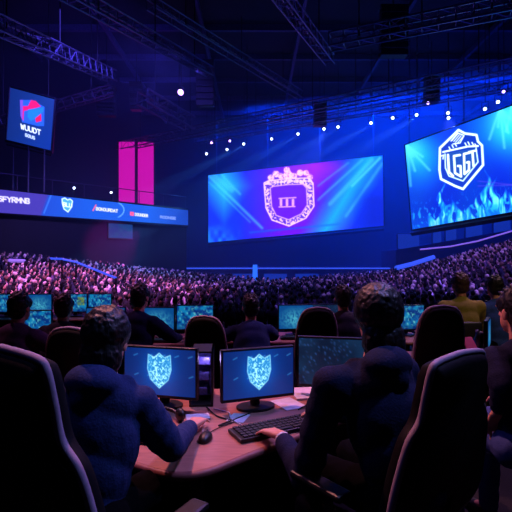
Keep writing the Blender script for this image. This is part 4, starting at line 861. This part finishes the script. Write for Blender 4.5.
cable([(-.25, 2.56, .746), (-.16, 2.50, .746), (-.14, 2.40, .746), (-.08, 2.31, .746)], 'pale cable from the computer tower to the long keyboard', .0035, 'paper')
def cup(loc, label, m, h=.1, r=.035):
    t = thing('cup', loc, 0, label, 'cup'); B().cyl((0, 0, 0), (0, 0, h), r*.8, r, 16).build('body', M[m], t); B().cyl((0, 0, h), (0, 0, h+.008), r*1.06, r*1.04, 16).build('lid', M['black'], t)
cup((at(52, 0, 4.5).x, 4.5, DZ), 'pink drinks cup at the right end of the left second row desk', 'pink'); cup((at(440, 0, 4.05).x, 4.05, DZ), 'white cup on the cluttered desk below the mustard jacket', 'white', .09)
sheet((at(38, 0, 4.45).x+.2, 4.52, DZ), .3, .16, .1, 'paper_sheet', 'crumpled note beside the pink cup on the second row desk', 'paper', M['paper'])
t = thing('tablet', (at(489, 0, 3.7).x, 3.93, DZ+.005), math.radians(18), 'pink covered tablet leaning on the cluttered desk', 'tablet')
b = B().box((0, .05, .09), (.125, .012, .2), Euler((math.radians(-38), 0, 0)), bev=.004); b.build('cover', M['pink'], t); b = B().box((0, .12, .06), (.05, .008, .13), Euler((math.radians(30), 0, 0))); b.build('kickstand', M['black'], t)
for i, (x, y, rz, lab) in enumerate(((2.0, 4.12, .3, 'top white sheet on the cluttered desk near the white cup'), (2.34, 4.14, -.4, 'white sheet next to the pink tablet'), (1.72, 4.02, .1, 'pale sheet at the near left end of the cluttered desk'))): sheet((x, y, DZ+.001), rz, .16, .12, 'paper_sheet', lab, 'paper', M['paper'])
t = thing('bottle', (at(478, 0, 4.15).x, 4.17, DZ), 0, 'blue bottle beside the sideways cyan monitor', 'bottle')
b = B().tube([(0, 0, 0), (0, 0, .13), (0, 0, .16), (0, 0, .2)], [.032, .032, .016, .014], 16); b.build('body', M['bottleblue'], t, smooth=True); B().cyl((0, 0, .2), (0, 0, .22), .016, n=12).build('cap', M['white'], t)

t = thing('mouse_mat', (at(24, 0, 4.5).x, 4.5, DZ), .2, 'mouse mat with a glowing red edge beside the bright blue monitor keyboard', 'mouse mat')
B().box((0, 0, .003), (.2, .15, .006)).build('mat', M['black'], t); B().tube([(-.1, -.075, .005), (.1, -.075, .005), (.1, .075, .005), (-.1, .075, .005)], .005, 6, closed=True).build('light_strip', M['redled'], t)
for px, lab in ((74, 'tiny white work lamp on the balcony above the shield on the ribbon display'), (112, 'tiny white work lamp on the balcony just left of the magenta panels')):
    best = min((abs(256+F*bal(k*.1, -.13, 0).x/bal(k*.1, -.13, 0).y-px), k*.1) for k in range(-60, 125)); q = bal(best[1], -.13, 5.6)
    t = thing('work_lamp', q, 0, lab, 'work lamp', 'work lamps on the balcony'); B().cyl((0, 0, -.02), (0, 0, .55), .03, n=8).build('stem', M['black'], t); B().cyl((0, .08, .58), (0, -.06, .56), .07, .1, 10).build('head', M['black'], t); B().ell((0, -.07, .56), (.07, .03, .07), n=10, m=8).build('lens', M['ledwhite'], t, smooth=True)
